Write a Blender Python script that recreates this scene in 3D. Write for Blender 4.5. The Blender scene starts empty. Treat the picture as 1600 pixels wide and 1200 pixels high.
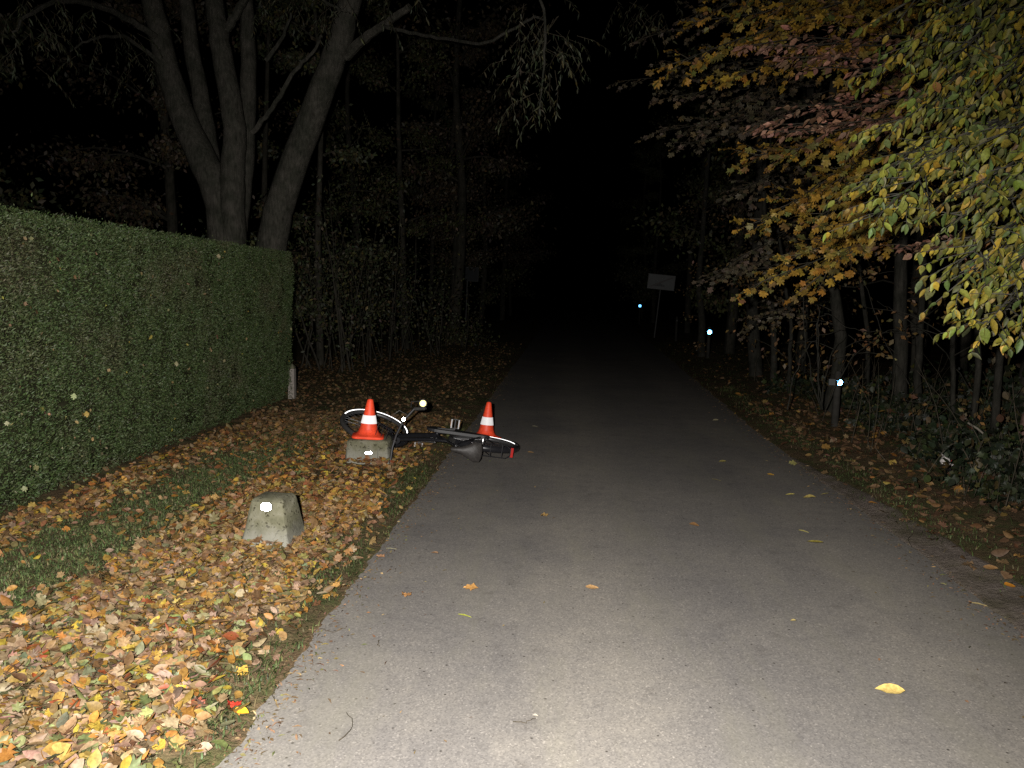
import bpy, math, random
import numpy as np
from mathutils import Matrix, Vector

rng = np.random.default_rng(7)
random.seed(7)
sc = bpy.context.scene
COL = sc.collection

# ------------------------------------------------------------------ camera
H = 1.6
FPX, CX, CY = 1230.0, 800.0, 600.0            # photo is 1600 x 1200
YAW, PITCH, ROLL = [math.radians(a) for a in (3.79988, 6.68671, 1.5)]
RM = (Matrix.Rotation(YAW, 3, 'Z') @ Matrix.Rotation(math.pi/2 - PITCH, 3, 'X') @ Matrix.Rotation(ROLL, 3, 'Z'))
cam = bpy.data.cameras.new("camera")
cam.sensor_width = 36.0
cam.lens = 36.0*FPX/1600.0
cam.clip_start, cam.clip_end = 0.05, 2000
camo = bpy.data.objects.new("camera", cam)
camo.matrix_world = Matrix.Translation((0, 0, H)) @ RM.to_4x4()
COL.objects.link(camo)
sc.camera = camo

# ------------------------------------------------------------------ night sky
w = bpy.data.worlds.new("World")
sc.world = w
w.use_nodes = True
nt = w.node_tree
sky = nt.nodes.new("ShaderNodeTexSky")
sky.sky_type = 'NISHITA'
sky.sun_disc = False
sky.sun_elevation = math.radians(-7)
sky.sun_rotation = math.radians(200)
bg = nt.nodes["Background"]
nt.links.new(sky.outputs[0], bg.inputs[0])
bg.inputs[1].default_value = 0.05

# the photograph's one light: the flash of the camera that took it
fl = bpy.data.lights.new("camera_flash", 'SPOT')
fl.energy = 2650
fl.color = (1.0, 0.96, 0.91)
fl.shadow_soft_size = 0.03
fl.spot_size = math.radians(126)
fl.spot_blend = 1.0
flo = bpy.data.objects.new("camera_flash", fl)
FLASH = Vector((-0.16, -0.03, H + 0.07))
flo.location = FLASH
flo.rotation_euler = (Vector((-0.85, 3.5, 0.0)) - FLASH).to_track_quat('-Z', 'Y').to_euler()
COL.objects.link(flo)

sc.view_settings.view_transform = 'Standard'
sc.view_settings.look = 'None'
sc.view_settings.exposure = 0.0
sc.view_settings.gamma = 1.0
sc.view_settings.use_curve_mapping = False
sc.render.engine = 'CYCLES'
sc.cycles.max_bounces = 4
sc.cycles.diffuse_bounces = 2
sc.cycles.glossy_bounces = 2
sc.cycles.transmission_bounces = 2
sc.cycles.use_denoising = False
sc.cycles.sample_clamp_indirect = 2.0


# ------------------------------------------------------------------ helpers
def ray(u, v):
    return RM @ Vector(((u-CX)/FPX, -(v-CY)/FPX, -1))


def at(u, v, Y):
    """world point seen in the photo at pixel u,v when it stands Y metres up the road"""
    d = ray(u, v)
    return Vector((0, 0, H)) + d*(Y/d.y)


def gnd(u, v, z=0.0):
    d = ray(u, v)
    return Vector((0, 0, H)) + d*((z-H)/d.z)


def lin(r, g, b):
    f = lambda c: (c/255/12.92) if c/255 <= 0.04045 else ((c/255+0.055)/1.055)**2.4
    return (f(r), f(g), f(b))


def vnoise(x, y, seed=0, f=1.0):
    """2-D value noise in numpy, 0..1"""
    x = np.asarray(x, float)*f; y = np.asarray(y, float)*f
    xi = np.floor(x).astype(np.int64); yi = np.floor(y).astype(np.int64)
    xf, yf = x-xi, y-yi
    xf = xf*xf*(3-2*xf); yf = yf*yf*(3-2*yf)

    def h(a, b):
        n = (a*374761393 + b*668265263 + seed*1442695041) & 0xffffffff
        n = ((n ^ (n >> 13))*1274126177) & 0xffffffff
        return ((n ^ (n >> 16)) & 0xffff)/65535.0
    return ((h(xi, yi)*(1-xf)+h(xi+1, yi)*xf)*(1-yf) + (h(xi, yi+1)*(1-xf)+h(xi+1, yi+1)*xf)*yf)


def fnoise(x, y, seed=0, f=1.0):
    return (vnoise(x, y, seed, f)*.55 + vnoise(x, y, seed+1, f*2.1)*.3 + vnoise(x, y, seed+2, f*4.3)*.15)


def prop(o, label=None, cat=None, group=None, kind=None):
    if label: o['label'] = label
    if cat: o['category'] = cat
    if group: o['group'] = group
    if kind: o['kind'] = kind
    return o


def link(name, me, mat=None, parent=None):
    if mat is not None and not me.materials:
        me.materials.append(mat)
    o = bpy.data.objects.new(name, me)
    if parent is not None:
        o.parent = parent
    COL.objects.link(o)
    return o


def empty(name, loc=(0, 0, 0), label=None, cat=None, group=None):
    o = bpy.data.objects.new(name, None)
    o.location = loc
    o.empty_display_size = 0.1
    COL.objects.link(o)
    return prop(o, label, cat, group)


def np_mesh(name, V, T, C=None, smooth=False):
    """mesh from a vertex array and a triangle array (+ a colour per vertex)"""
    V = np.ascontiguousarray(V, np.float32); T = np.ascontiguousarray(T, np.int32)
    me = bpy.data.meshes.new(name)
    me.vertices.add(len(V)); me.vertices.foreach_set('co', V.ravel())
    me.loops.add(T.size); me.loops.foreach_set('vertex_index', T.ravel())
    me.polygons.add(len(T)); me.polygons.foreach_set('loop_start', np.arange(0, T.size, 3, dtype=np.int32))
    if C is not None:
        a = me.attributes.new('Col', 'FLOAT_COLOR', 'POINT')
        c4 = np.ones((len(V), 4), np.float32); c4[:, :3] = C
        a.data.foreach_set('color', c4.ravel())
    me.update(calc_edges=True)
    if smooth:
        me.polygons.foreach_set('use_smooth', np.ones(len(T), bool))
    return me


class MB:
    """collects verts / polygons, then builds one mesh object"""
    def __init__(s): s.v = []; s.f = []

    def add(s, vs, fs):
        o = len(s.v); s.v += [tuple(v) for v in vs]; s.f += [tuple(i+o for i in f) for f in fs]; return s

    def box(s, c, size, rot=None):
        x, y, z = [q/2 for q in size]
        R = rot if rot is not None else Matrix.Identity(3)
        vs = [Vector(c)+R @ Vector((a*x, b*y, d*z)) for a in (-1, 1) for b in (-1, 1) for d in (-1, 1)]
        return s.add(vs, [(0, 1, 3, 2), (4, 6, 7, 5), (0, 4, 5, 1), (2, 3, 7, 6), (0, 2, 6, 4), (1, 5, 7, 3)])

    def tube(s, pts, rad, n=8, cap=True):
        pts = [Vector(p) for p in pts]
        if not hasattr(rad, '__len__'): rad = [rad]*len(pts)
        vs = []; ref = None
        for i, p in enumerate(pts):
            t = (pts[min(i+1, len(pts)-1)] - pts[max(i-1, 0)]).normalized()
            if ref is None:
                ref = t.orthogonal().normalized()
            ref = (ref - t*ref.dot(t)).normalized()
            b = t.cross(ref)
            for k in range(n):
                a = 2*math.pi*k/n
                vs.append(p + (ref*math.cos(a)+b*math.sin(a))*rad[i])
        fs = [(i*n+k, i*n+(k+1) % n, (i+1)*n+(k+1) % n, (i+1)*n+k) for i in range(len(pts)-1) for k in range(n)]
        if cap:
            fs += [tuple(range(n))[::-1], tuple(range((len(pts)-1)*n, len(pts)*n))]
        return s.add(vs, fs)

    def lathe(s, prof, n=24, M=None, square=0.0):
        """profile [(r, z)...] turned round z"""
        vs = []
        for r, z in prof:
            for k in range(n):
                a = 2*math.pi*k/n
                p = Vector((r*math.cos(a), r*math.sin(a), z))
                vs.append(M @ p if M else p)
        fs = [(i*n+k, i*n+(k+1) % n, (i+1)*n+(k+1) % n, (i+1)*n+k) for i in range(len(prof)-1) for k in range(n)]
        fs += [tuple(range(n))[::-1], tuple(range((len(prof)-1)*n, len(prof)*n))]
        return s.add(vs, fs)

    def ring(s, c, R, r, ax=(0, 1, 0), n=40, m=8, a0=0, a1=2*math.pi, sx=1.0):
        ax = Vector(ax).normalized(); e1 = ax.orthogonal().normalized()
        if abs(ax.y) > .9: e1 = Vector((1, 0, 0))
        e2 = ax.cross(e1)
        full = abs(a1-a0-2*math.pi) < 1e-6
        k = n if full else n+1
        vs = []
        for i in range(k):
            a = a0+(a1-a0)*i/n
            d = e1*math.cos(a)+e2*math.sin(a)
            for j in range(m):
                b = 2*math.pi*j/m
                vs.append(Vector(c)+d*(R+r*math.cos(b))+ax*(r*sx*math.sin(b)))
        fs = []
        for i in range(n):
            i2 = (i+1) % k
            for j in range(m):
                fs.append((i*m+j, i*m+(j+1) % m, i2*m+(j+1) % m, i2*m+j))
        return s.add(vs, fs)

    def mesh(s, name, smooth=True):
        me = bpy.data.meshes.new(name)
        me.from_pydata(s.v, [], s.f); me.update()
        if smooth:
            me.polygons.foreach_set('use_smooth', [True]*len(me.polygons))
            me.set_sharp_from_angle(angle=math.radians(40))
        return me

    def build(s, name, mat, parent=None, smooth=True):
        return link(name, s.mesh(name, smooth), mat, parent)


# ------------------------------------------------------------------ materials
def newmat(name):
    m = bpy.data.materials.new(name); m.use_nodes = True
    return m, m.node_tree, m.node_tree.nodes['Principled BSDF']


def N(nt, t, **kw):
    n = nt.nodes.new(t)
    for k, v in kw.items():
        if k in n.inputs: n.inputs[k].default_value = v
        else: setattr(n, k, v)
    return n


def noise(nt, scale, detail=4, rough=.6, co=None):
    n = N(nt, 'ShaderNodeTexNoise', Scale=scale, Detail=detail, Roughness=rough)
    if co is None:
        tc = nt.nodes.get('TC') or N(nt, 'ShaderNodeTexCoord'); tc.name = 'TC'
        co = tc.outputs['Object']
    nt.links.new(co, n.inputs['Vector'])
    return n


def ramp(nt, src, stops):
    r = N(nt, 'ShaderNodeValToRGB'); e = r.color_ramp.elements
    while len(e) < len(stops): e.new(.5)
    for q, (p, c) in zip(e, stops):
        q.position = p; q.color = (*c, 1)
    nt.links.new(src, r.inputs[0]); return r


def mix(nt, fac, a, b, mode='MIX'):
    m = N(nt, 'ShaderNodeMix', data_type='RGBA', blend_type=mode)
    for s, i in ((fac, 0), (a, 6), (b, 7)):
        if hasattr(s, 'is_linked'): nt.links.new(s, m.inputs[i])
        elif isinstance(s, tuple): m.inputs[i].default_value = (*s, 1)
        else: m.inputs[i].default_value = s
    return m.outputs[2]


def bump(nt, b, src, strength=.4, dist=.01):
    n = N(nt, 'ShaderNodeBump', Strength=strength, Distance=dist)
    nt.links.new(src, n.inputs['Height']); nt.links.new(n.outputs[0], b.inputs['Normal'])


def simple(name, col, rough=.5, metal=0, spec=.5, var=.15, scale=25, bmp=0):
    m, nt, b = newmat(name)
    n = noise(nt, scale)
    lo = tuple(max(0, c*(1-var)) for c in col); hi = tuple(min(1, c*(1+var)) for c in col)
    r = ramp(nt, n.outputs[0], [(.3, lo), (.7, hi)])
    nt.links.new(r.outputs[0], b.inputs['Base Color'])
    b.inputs['Roughness'].default_value = rough
    b.inputs['Metallic'].default_value = metal
    b.inputs['Specular IOR Level'].default_value = spec
    if bmp: bump(nt, b, n.outputs[0], bmp)
    return m


def leafmat(name, src, rough=.55, spec=.3):
    """leaf: colour of the single leaf (attribute or object colour) with veins and blotches"""
    m, nt, b = newmat(name)
    if src == 'attr':
        a = N(nt, 'ShaderNodeAttribute', attribute_name='Col'); c = a.outputs['Color']; sc_ = 60
    else:
        a = N(nt, 'ShaderNodeObjectInfo'); c = a.outputs['Color']; sc_ = 6
    n = noise(nt, sc_, 3)
    r = ramp(nt, n.outputs[0], [(.3, (.6, .55, .5)), (.65, (1.1, 1.1, 1.05))])
    nt.links.new(mix(nt, 1.0, c, r.outputs[0], 'MULTIPLY'), b.inputs['Base Color'])
    b.inputs['Roughness'].default_value = rough
    b.inputs['Specular IOR Level'].default_value = spec
    return m


def retro(name, col, rough=.2, base=(.5, .5, .5), gain=1.0):
    """retro-reflective sheeting: throws light straight back where it came from"""
    m, nt, b = newmat(name)
    geo = N(nt, 'ShaderNodeNewGeometry')
    g = N(nt, 'ShaderNodeBsdfGlossy', Roughness=rough); g.inputs[0].default_value = (*col, 1)
    nt.links.new(geo.outputs['Incoming'], g.inputs['Normal'])
    n = noise(nt, 80)
    r = ramp(nt, n.outputs[0], [(.3, tuple(c*.8 for c in base)), (.7, base)])
    nt.links.new(r.outputs[0], b.inputs['Base Color'])
    mx = N(nt, 'ShaderNodeMixShader'); mx.inputs[0].default_value = gain
    nt.links.new(b.outputs[0], mx.inputs[1]); nt.links.new(g.outputs[0], mx.inputs[2])
    nt.links.new(mx.outputs[0], nt.nodes['Material Output'].inputs[0])
    return m


def mat_asphalt():
    m, nt, b = newmat('asphalt')
    big = noise(nt, .9, 5, .6)
    med = noise(nt, 7, 6, .65)
    vor = N(nt, 'ShaderNodeTexVoronoi', Scale=150.0); nt.links.new(nt.nodes['TC'].outputs['Object'], vor.inputs['Vector'])
    stones = ramp(nt, vor.outputs['Color'], [(.0, (.12, .112, .105)), (.45, (.17, .16, .147)), (.8, (.198, .185, .168)), (1, (.29, .27, .245))])
    c1 = ramp(nt, big.outputs[0], [(.35, (.86, .86, .88)), (.65, (1.07, 1.06, 1.04))])
    c2 = ramp(nt, med.outputs[0], [(.28, (.78, .77, .76)), (.42, (.97, .97, .97)), (.72, (1.09, 1.08, 1.05))])
    c = mix(nt, 1, mix(nt, 1, stones.outputs[0], c1.outputs[0], 'MULTIPLY'), c2.outputs[0], 'MULTIPLY')
    # sparse dark specks and pale grit
    s1 = N(nt, 'ShaderNodeTexVoronoi', Scale=13.0); nt.links.new(nt.nodes['TC'].outputs['Object'], s1.inputs['Vector'])
    d1 = ramp(nt, s1.outputs['Distance'], [(.05, (1, 1, 1)), (.09, (0, 0, 0))])
    c = mix(nt, d1.outputs[0], c, (.05, .045, .04))
    s2 = N(nt, 'ShaderNodeTexVoronoi', Scale=21.0); nt.links.new(nt.nodes['TC'].outputs['Object'], s2.inputs['Vector'])
    s2.inputs['Randomness'].default_value = .95
    d2 = ramp(nt, s2.outputs['Distance'], [(.035, (1, 1, 1)), (.07, (0, 0, 0))])
    c = mix(nt, d2.outputs[0], c, (.38, .36, .32))
    # mossy, dusty stains lengthwise
    mp = N(nt, 'ShaderNodeMapping'); mp.inputs['Scale'].default_value = (1.6, .35, 1)
    nt.links.new(nt.nodes['TC'].outputs['Object'], mp.inputs['Vector'])
    st = noise(nt, 1.7, 5, .7, mp.outputs[0])
    f = ramp(nt, st.outputs[0], [(.5, (0, 0, 0)), (.75, (.55, .55, .55))])
    c = mix(nt, f.outputs[0], c, (.185, .175, .135))
    sx = N(nt, 'ShaderNodeSeparateXYZ'); nt.links.new(nt.nodes['TC'].outputs['Object'], sx.inputs[0])
    wv = N(nt, 'ShaderNodeMath', operation='MULTIPLY_ADD'); nt.links.new(big.outputs[0], wv.inputs[0]); wv.inputs[1].default_value = .5; nt.links.new(sx.outputs[0], wv.inputs[2])
    sn = N(nt, 'ShaderNodeMath', operation='SINE'); ml = N(nt, 'ShaderNodeMath', operation='MULTIPLY'); nt.links.new(wv.outputs[0], ml.inputs[0]); ml.inputs[1].default_value = 3.7
    nt.links.new(ml.outputs[0], sn.inputs[0])
    tr = ramp(nt, sn.outputs[0], [(.0, (.93, .93, .94)), (.9, (1.07, 1.06, 1.04))])
    c = mix(nt, 1, c, tr.outputs[0], 'MULTIPLY')
    nt.links.new(c, b.inputs['Base Color'])
    b.inputs['Roughness'].default_value = .95
    b.inputs['Diffuse Roughness'].default_value = 0.0
    b.inputs['Specular IOR Level'].default_value = .08
    h = mix(nt, .5, vor.outputs['Distance'], med.outputs[0])
    bump(nt, b, h, .12, .003)
    return m


def mat_soil(name, a, bcol, c, moss):
    m, nt, b = newmat(name)
    n1 = noise(nt, 3, 6, .65); n2 = noise(nt, 40, 6, .7); n3 = noise(nt, 1.3, 5, .6)
    r1 = ramp(nt, n2.outputs[0], [(.3, a), (.5, bcol), (.7, c)])
    f = ramp(nt, n1.outputs[0], [(.45, (0, 0, 0)), (.62, (.9, .9, .9))])
    cc = mix(nt, f.outputs[0], r1.outputs[0], moss)
    r3 = ramp(nt, n3.outputs[0], [(.3, (.75, .75, .75)), (.7, (1.15, 1.15, 1.15))])
    nt.links.new(mix(nt, 1, cc, r3.outputs[0], 'MULTIPLY'), b.inputs['Base Color'])
    b.inputs['Roughness'].default_value = .95
    b.inputs['Specular IOR Level'].default_value = .1
    bump(nt, b, n2.outputs[0], .9, .02)
    return m


def mat_bark(name, lo, hi):
    m, nt, b = newmat(name)
    tc = N(nt, 'ShaderNodeTexCoord'); tc.name = 'TC'
    mp = N(nt, 'ShaderNodeMapping'); mp.inputs['Scale'].default_value = (1, 1, .22)
    nt.links.new(tc.outputs['Object'], mp.inputs['Vector'])
    n = noise(nt, 30, 8, .75, mp.outputs[0]); n2 = noise(nt, 4.5, 5)
    r = ramp(nt, n.outputs[0], [(.32, lo), (.6, hi)])
    r2 = ramp(nt, n2.outputs[0], [(.35, (.55, .6, .52)), (.65, (1.12, 1.1, 1.05))])
    nt.links.new(mix(nt, 1, r.outputs[0], r2.outputs[0], 'MULTIPLY'), b.inputs['Base Color'])
    b.inputs['Roughness'].default_value = .9
    b.inputs['Specular IOR Level'].default_value = .15
    bump(nt, b, n.outputs[0], .8, .02)
    return m


def mat_concrete():
    m, nt, b = newmat('mossy_concrete')
    n1 = noise(nt, 9, 6, .7); n2 = noise(nt, 60, 4, .6); n3 = noise(nt, 48, 4, .6)
    r = ramp(nt, n1.outputs[0], [(.3, (.075, .075, .046)), (.5, (.125, .12, .078)), (.7, (.18, .172, .13))])
    pits = ramp(nt, n3.outputs[0], [(.36, (.28, .26, .22)), (.42, (1, 1, 1))])
    c = mix(nt, 1, r.outputs[0], pits.outputs[0], 'MULTIPLY')
    # pale, less mossy foot
    sep = N(nt, 'ShaderNodeSeparateXYZ'); nt.links.new(nt.nodes['TC'].outputs['Object'], sep.inputs[0])
    add = N(nt, 'ShaderNodeMath', operation='MULTIPLY_ADD'); nt.links.new(n1.outputs[0], add.inputs[0])
    add.inputs[1].default_value = -.16; nt.links.new(sep.outputs[2], add.inputs[2])
    f = ramp(nt, add.outputs[0], [(.0, (.7, .7, .7)), (.1, (0, 0, 0))])
    c = mix(nt, f.outputs[0], c, (.2, .197, .17))
    nt.links.new(c, b.inputs['Base Color'])
    b.inputs['Roughness'].default_value = .9
    b.inputs['Specular IOR Level'].default_value = .2
    bump(nt, b, mix(nt, .5, n2.outputs[0], pits.outputs[0]), .6, .006)
    return m


M = {}
M['asphalt'] = mat_asphalt()
M['ground'] = mat_soil('forest_floor', (.04, .032, .02), (.085, .06, .035), (.14, .095, .055), (.04, .05, .02))
M['verge'] = mat_soil('verge_soil', (.055, .04, .024), (.11, .076, .042), (.17, .115, .065), (.06, .07, .026))
M['dirt'] = mat_soil('dirt_strip', (.095, .078, .066), (.16, .132, .112), (.23, .195, .168), (.11, .095, .065))
M['concrete'] = mat_concrete()
M['bark_grey'] = mat_bark('grey_bark', (.03, .028, .024), (.092, .086, .075))
M['bark_dark'] = mat_bark('dark_bark', (.022, .02, .016), (.06, .054, .045))
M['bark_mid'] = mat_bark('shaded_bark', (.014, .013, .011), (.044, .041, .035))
M['twig'] = mat_bark('twig_bark', (.035, .028, .02), (.09, .075, .058))
M['leaf'] = leafmat('leaf_many', 'attr')
M['leaf_one'] = leafmat('leaf_single', 'obj')
M['hedge_core'] = simple('hedge_core', (.022, .022, .012), .95, 0, .05, .5, 14)
M['cone_red'], nt_, b_ = newmat('orange_red_rubber')
n_ = noise(nt_, 7, 6, .7); n2_ = noise(nt_, 45, 5, .7)
r1_ = ramp(nt_, n_.outputs[0], [(.35, (.62, .055, .022)), (.6, (.9, .082, .03))])
r2_ = ramp(nt_, n2_.outputs[0], [(.3, (.45, .42, .4)), (.46, (1, 1, 1))])
nt_.links.new(mix(nt_, 1, r1_.outputs[0], r2_.outputs[0], 'MULTIPLY'), b_.inputs['Base Color'])
b_.inputs['Roughness'].default_value = .5; b_.inputs['Specular IOR Level'].default_value = .35
M['cone_white'] = retro('white_reflective_band', (.35, .35, .36), .5, (.72, .7, .7), .35)
M['black'] = simple('black_paint', (.012, .012, .014), .3, 0, .5)
M['rubber'] = simple('tyre_rubber', (.03, .029, .028), .8, 0, .2, .3, 60)
M['plastic'] = simple('black_plastic', (.018, .018, .02), .5, 0, .4)
M['chrome'] = simple('scratched_metal', (.55, .55, .55), .3, 1, .5)
M['saddle'] = simple('saddle_vinyl', (.03, .027, .025), .5, 0, .3, .3, 50, .2)
M['red_lens'] = simple('red_lens', (.35, .012, .01), .2, 0, .5)
M['amber_lens'] = simple('amber_lens', (.4, .16, .02), .3, 0, .4)
M['gunmetal'] = simple('dull_metal', (.16, .16, .165), .45, .8, .5)
M['retro_white'] = retro('white_reflex', (1, 1, 1), .22, (.7, .7, .7), .8)
M['retro_band'] = retro('tyre_reflex', (.95, .97, 1), .45, (.5, .5, .52), .5)
M['retro_yellow'] = retro('lamp_reflex', (1, .88, .22), .4, (.7, .68, .3), .3)
M['retro_blue'] = retro('blue_wildlife_reflex', (.12, .5, 1), .2, (.1, .25, .5), .8)
M['sign_white'] = simple('sign_sheet', (.09, .094, .094), .5, 0, .3, .15, 5)
M['sign_grey'] = simple('sign_back', (.013, .016, .019), .5, 0, .3, .15, 6)
M['sign_dark'] = simple('sign_print', (.06, .048, .046), .5, 0, .3, .2, 20)
M['steel'] = simple('galvanised_post', (.07, .07, .068), .6, .2, .4, .2, 15)
M['post_wood'] = simple('post_wood', (.03, .028, .024), .85, 0, .2, .3, 12, .4)
M['grass'] = leafmat('grass_blades', 'attr', .6, .25)
M['litter_white'] = simple('wrapper_white', (.5, .47, .45), .5, 0, .3, .3, 40)
M['litter_red'] = simple('wrapper_red', (.4, .05, .04), .5, 0, .3, .3, 40)


# ------------------------------------------------------------------ leaf templates (x = length 0..1, y = width, z = up)
def T_(verts, tris): return np.array(verts, float), np.array(tris, int)


def ovate(wd=.30, fold=.07, curl=.12):
    V = [(0, 0, 0), (1, 0, -curl)]
    xs = [(.07, .34), (.22, .80), (.42, 1.0), (.65, .84), (.85, .42)]
    for x, k in xs:
        z = -curl*x*x
        V += [(x, 0, z-fold*k), (x, wd*k, z+.02+.012*math.sin(x*17)), (x, -wd*k, z+.02-.012*math.sin(x*15))]
    T = [(0, 2, 3), (0, 4, 2)]
    for i in range(len(xs)-1):
        m, l, r, m2, l2, r2 = 2+3*i, 3+3*i, 4+3*i, 5+3*i, 6+3*i, 7+3*i
        T += [(m, m2, l2), (m, l2, l), (m, r, r2), (m, r2, m2)]
    m = 2+3*(len(xs)-1)
    T += [(m, 1, m+1), (m, m+2, 1)]
    return T_(V, T)


def small_leaf(wd=.28, fold=.06, curl=.1):
    return T_([(0, 0, 0), (.45, wd, .02), (1, 0, -curl), (.45, -wd, .02), (.5, 0, -fold)], [(0, 4, 1), (4, 2, 1), (0, 3, 4), (3, 2, 4)])


def lobed(seed=0, lobes=5, curl=.15):
    r = random.Random(seed)
    V = [(.42, 0, -.03)]; pts = []
    pts.append((0, 0))
    angs = [-150, -122, -92, -62, -35, 0, 35, 62, 92, 122, 150]
    rad = [.36, .24, .5, .27, .56, .62, .56, .27, .5, .24, .36]
    rad[5] = .62; 
    seq = [(-150, .36), (-122, .30), (-98, .48), (-84, .45), (-66, .33), (-48, .54), (-34, .52), (-20, .38), (-8, .56), (0, .62), (8, .56), (20, .38), (34, .52), (48, .54), (66, .33), (84, .45), (98, .48), (122, .30), (150, .36)]
    for a, q in seq:
        q *= r.uniform(.85, 1.12); a = math.radians(a)
        pts.append((.42+q*math.cos(a)*.95, q*math.sin(a)))
    for x, y in pts:
        V.append((x, y, curl*((x-.42)**2+y*y)*r.uniform(-2.2, 1.6)))
    n = len(pts)
    return T_(V, [(0, 1+i, 1+(i+1) % n) for i in range(n)])


def curled(seed=0):
    """dry leaf rolled along its length"""
    V, T = ovate(.3, -.02, .1)
    V = V.copy(); k = 2.6
    y = V[:, 1].copy()
    V[:, 1] = np.sin(y*k)/k*1.0
    V[:, 2] += (1-np.cos(y*k))/k*1.3 + .25*(V[:, 0]-.5)**2
    return V, T


def twisted():
    V, T = ovate(.25, .09, -.18)
    V = V.copy(); a = (V[:, 0]-.4)*1.5; y = V[:, 1].copy(); z = V[:, 2].copy()
    V[:, 1] = y*np.cos(a)-z*np.sin(a); V[:, 2] = y*np.sin(a)+z*np.cos(a)
    return V, T


TEMPL = {'ovate': ovate(), 'ovate_wide': ovate(.36, .05, .2), 'hornbeam': ovate(.255, .10, .16), 'hornbeam_curl': ovate(.23, .14, .42), 'hornbeam_twist': twisted(), 'narrow': ovate(.12, .03, .2), 'lobed_a': lobed(1), 'lobed_b': lobed(5, 5, .3),
         'curled': curled(), 'small': small_leaf(), 'willow': small_leaf(.1, .03, .25), 'needle': small_leaf(.16, .03, .15)}


def basis(ax, nr):
    """rotation matrices from leaf axis and rough normal"""
    ax = ax/np.linalg.norm(ax, axis=1, keepdims=True)
    y = np.cross(nr, ax); y /= np.linalg.norm(y, axis=1, keepdims=True)+1e-9
    z = np.cross(ax, y)
    return np.stack([ax, y, z], axis=2)         # columns


def leaves(templ, P, R, S, C):
    V, T = TEMPL[templ]
    n = len(P)
    VV = np.einsum('nij,kj->nki', R*S[:, None, None], V) + P[:, None, :]
    TT = T[None] + (np.arange(n)*len(V))[:, None, None]
    CC = np.repeat(C, len(V), axis=0)
    return VV.reshape(-1, 3), TT.reshape(-1, 3), CC


def merge(parts):
    o = 0; Vs = []; Ts = []; Cs = []
    for V, T, C in parts:
        Vs.append(V); Ts.append(T+o); Cs.append(C); o += len(V)
    return np.concatenate(Vs), np.concatenate(Ts), np.concatenate(Cs)


LEAFMESH = {}


def leaf_mesh(templ):
    if templ not in LEAFMESH:
        V, T = TEMPL[templ]
        me = np_mesh('leaf_'+templ, V, T)
        me.materials.append(M['leaf_one'])
        LEAFMESH[templ] = me
    return LEAFMESH[templ]


def leaf_objs(name, templ, P, R, S, C, parent):
    base = Vector(parent.location) if parent else Vector((0, 0, 0))
    out = []
    for i in range(len(P)):
        o = bpy.data.objects.new(name, leaf_mesh(templ))
        m = Matrix([list(R[i][r]*S[i]) for r in range(3)]).to_4x4()
        m.translation = Vector(P[i])-base
        o.matrix_local = m
        o.parent = parent
        o.color = (*[float(c) for c in C[i]], 1)
        COL.objects.link(o); out.append(o)
    return out


def pick(cols, n, jit=.2):
    """n colours out of a weighted palette [(weight, rgb)...]"""
    wts = np.array([c[0] for c in cols], float); wts /= wts.sum()
    k = rng.choice(len(cols), n, p=wts)
    c = np.array([c[1] for c in cols])[k]
    c = c*(1+rng.normal(0, jit, (n, 1)))*(1+rng.normal(0, jit*.3, (n, 3)))
    return np.clip(c, .003, .9)


def inframe(P, mrg=60):
    d = np.asarray(P)-np.array([0, 0, H]); q = d @ np.array(RM)
    u = CX+FPX*q[:, 0]/np.maximum(-q[:, 2], 1e-3); v = CY-FPX*q[:, 1]/np.maximum(-q[:, 2], 1e-3)
    return (q[:, 2] < -.2) & (u > -mrg) & (u < 1600+mrg) & (v > -mrg) & (v < 1200+mrg), -q[:, 2]


# ------------------------------------------------------------------ ground, road, verges
def road_left(y): return -1.10 + .035*(fnoise(y, y*0+3, 11, .9)-.5) + .022*(vnoise(y, y*0, 12, 9)-.5) + .02*(vnoise(y, y*0, 13, 27)-.5)
def road_right(y): return 2.31 + np.maximum(0, np.asarray(y)-9)*.03 + .08*(fnoise(y, y*0+8, 21, .8)-.5) + .03*(vnoise(y, y*0, 22, 6)-.5)


def sheet(name, xs, ys, zf, mat, kind='structure'):
    X, Y = np.meshgrid(xs, ys); nx, ny = len(xs), len(ys)
    Z = zf(X, Y)
    V = np.stack([X.ravel(), Y.ravel(), Z.ravel()], 1)
    i = (np.arange(ny-1)[:, None]*nx + np.arange(nx-1)[None]).ravel()
    T = np.concatenate([np.stack([i, i+1, i+nx+1], 1), np.stack([i, i+nx+1, i+nx], 1)])
    o = link(name, np_mesh(name, V, T, None, True), mat)
    return prop(o, kind=kind)


g = sheet('ground', np.array([-400, -40, -12, 12, 40, 400.]), np.array([-60, -5, 30, 80, 500.]), lambda x, y: x*0-.045, M['ground'])
r = sheet('road', np.linspace(-1.35, 3.9, 12), np.concatenate([np.linspace(-6, 40, 60), np.linspace(45, 160, 20)]), lambda x, y: x*0, M['asphalt'])


def zl(x, y):
    """left verge surface"""
    d = road_left(y)-x
    return np.clip(d*1.2, -.04, 0.0) + np.clip(d, 0, .25)*.14 + .028*(fnoise(x, y, 31, 3)-.45)*np.clip(d*6, 0, 1) + .012*(vnoise(x, y, 33, 14)-.5)*np.clip(d*8, 0, 1)


def zr(x, y):
    d = x-road_right(y)
    return np.clip(d*1.2, -.04, 0.0)+np.clip(d, 0, 1.2)*.08 + .05*(fnoise(x, y, 41, 1.6)-.45)*np.clip(d*3, 0, 1) + .012*(vnoise(x, y, 43, 14)-.5)*np.clip(d*8, 0, 1)


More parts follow.
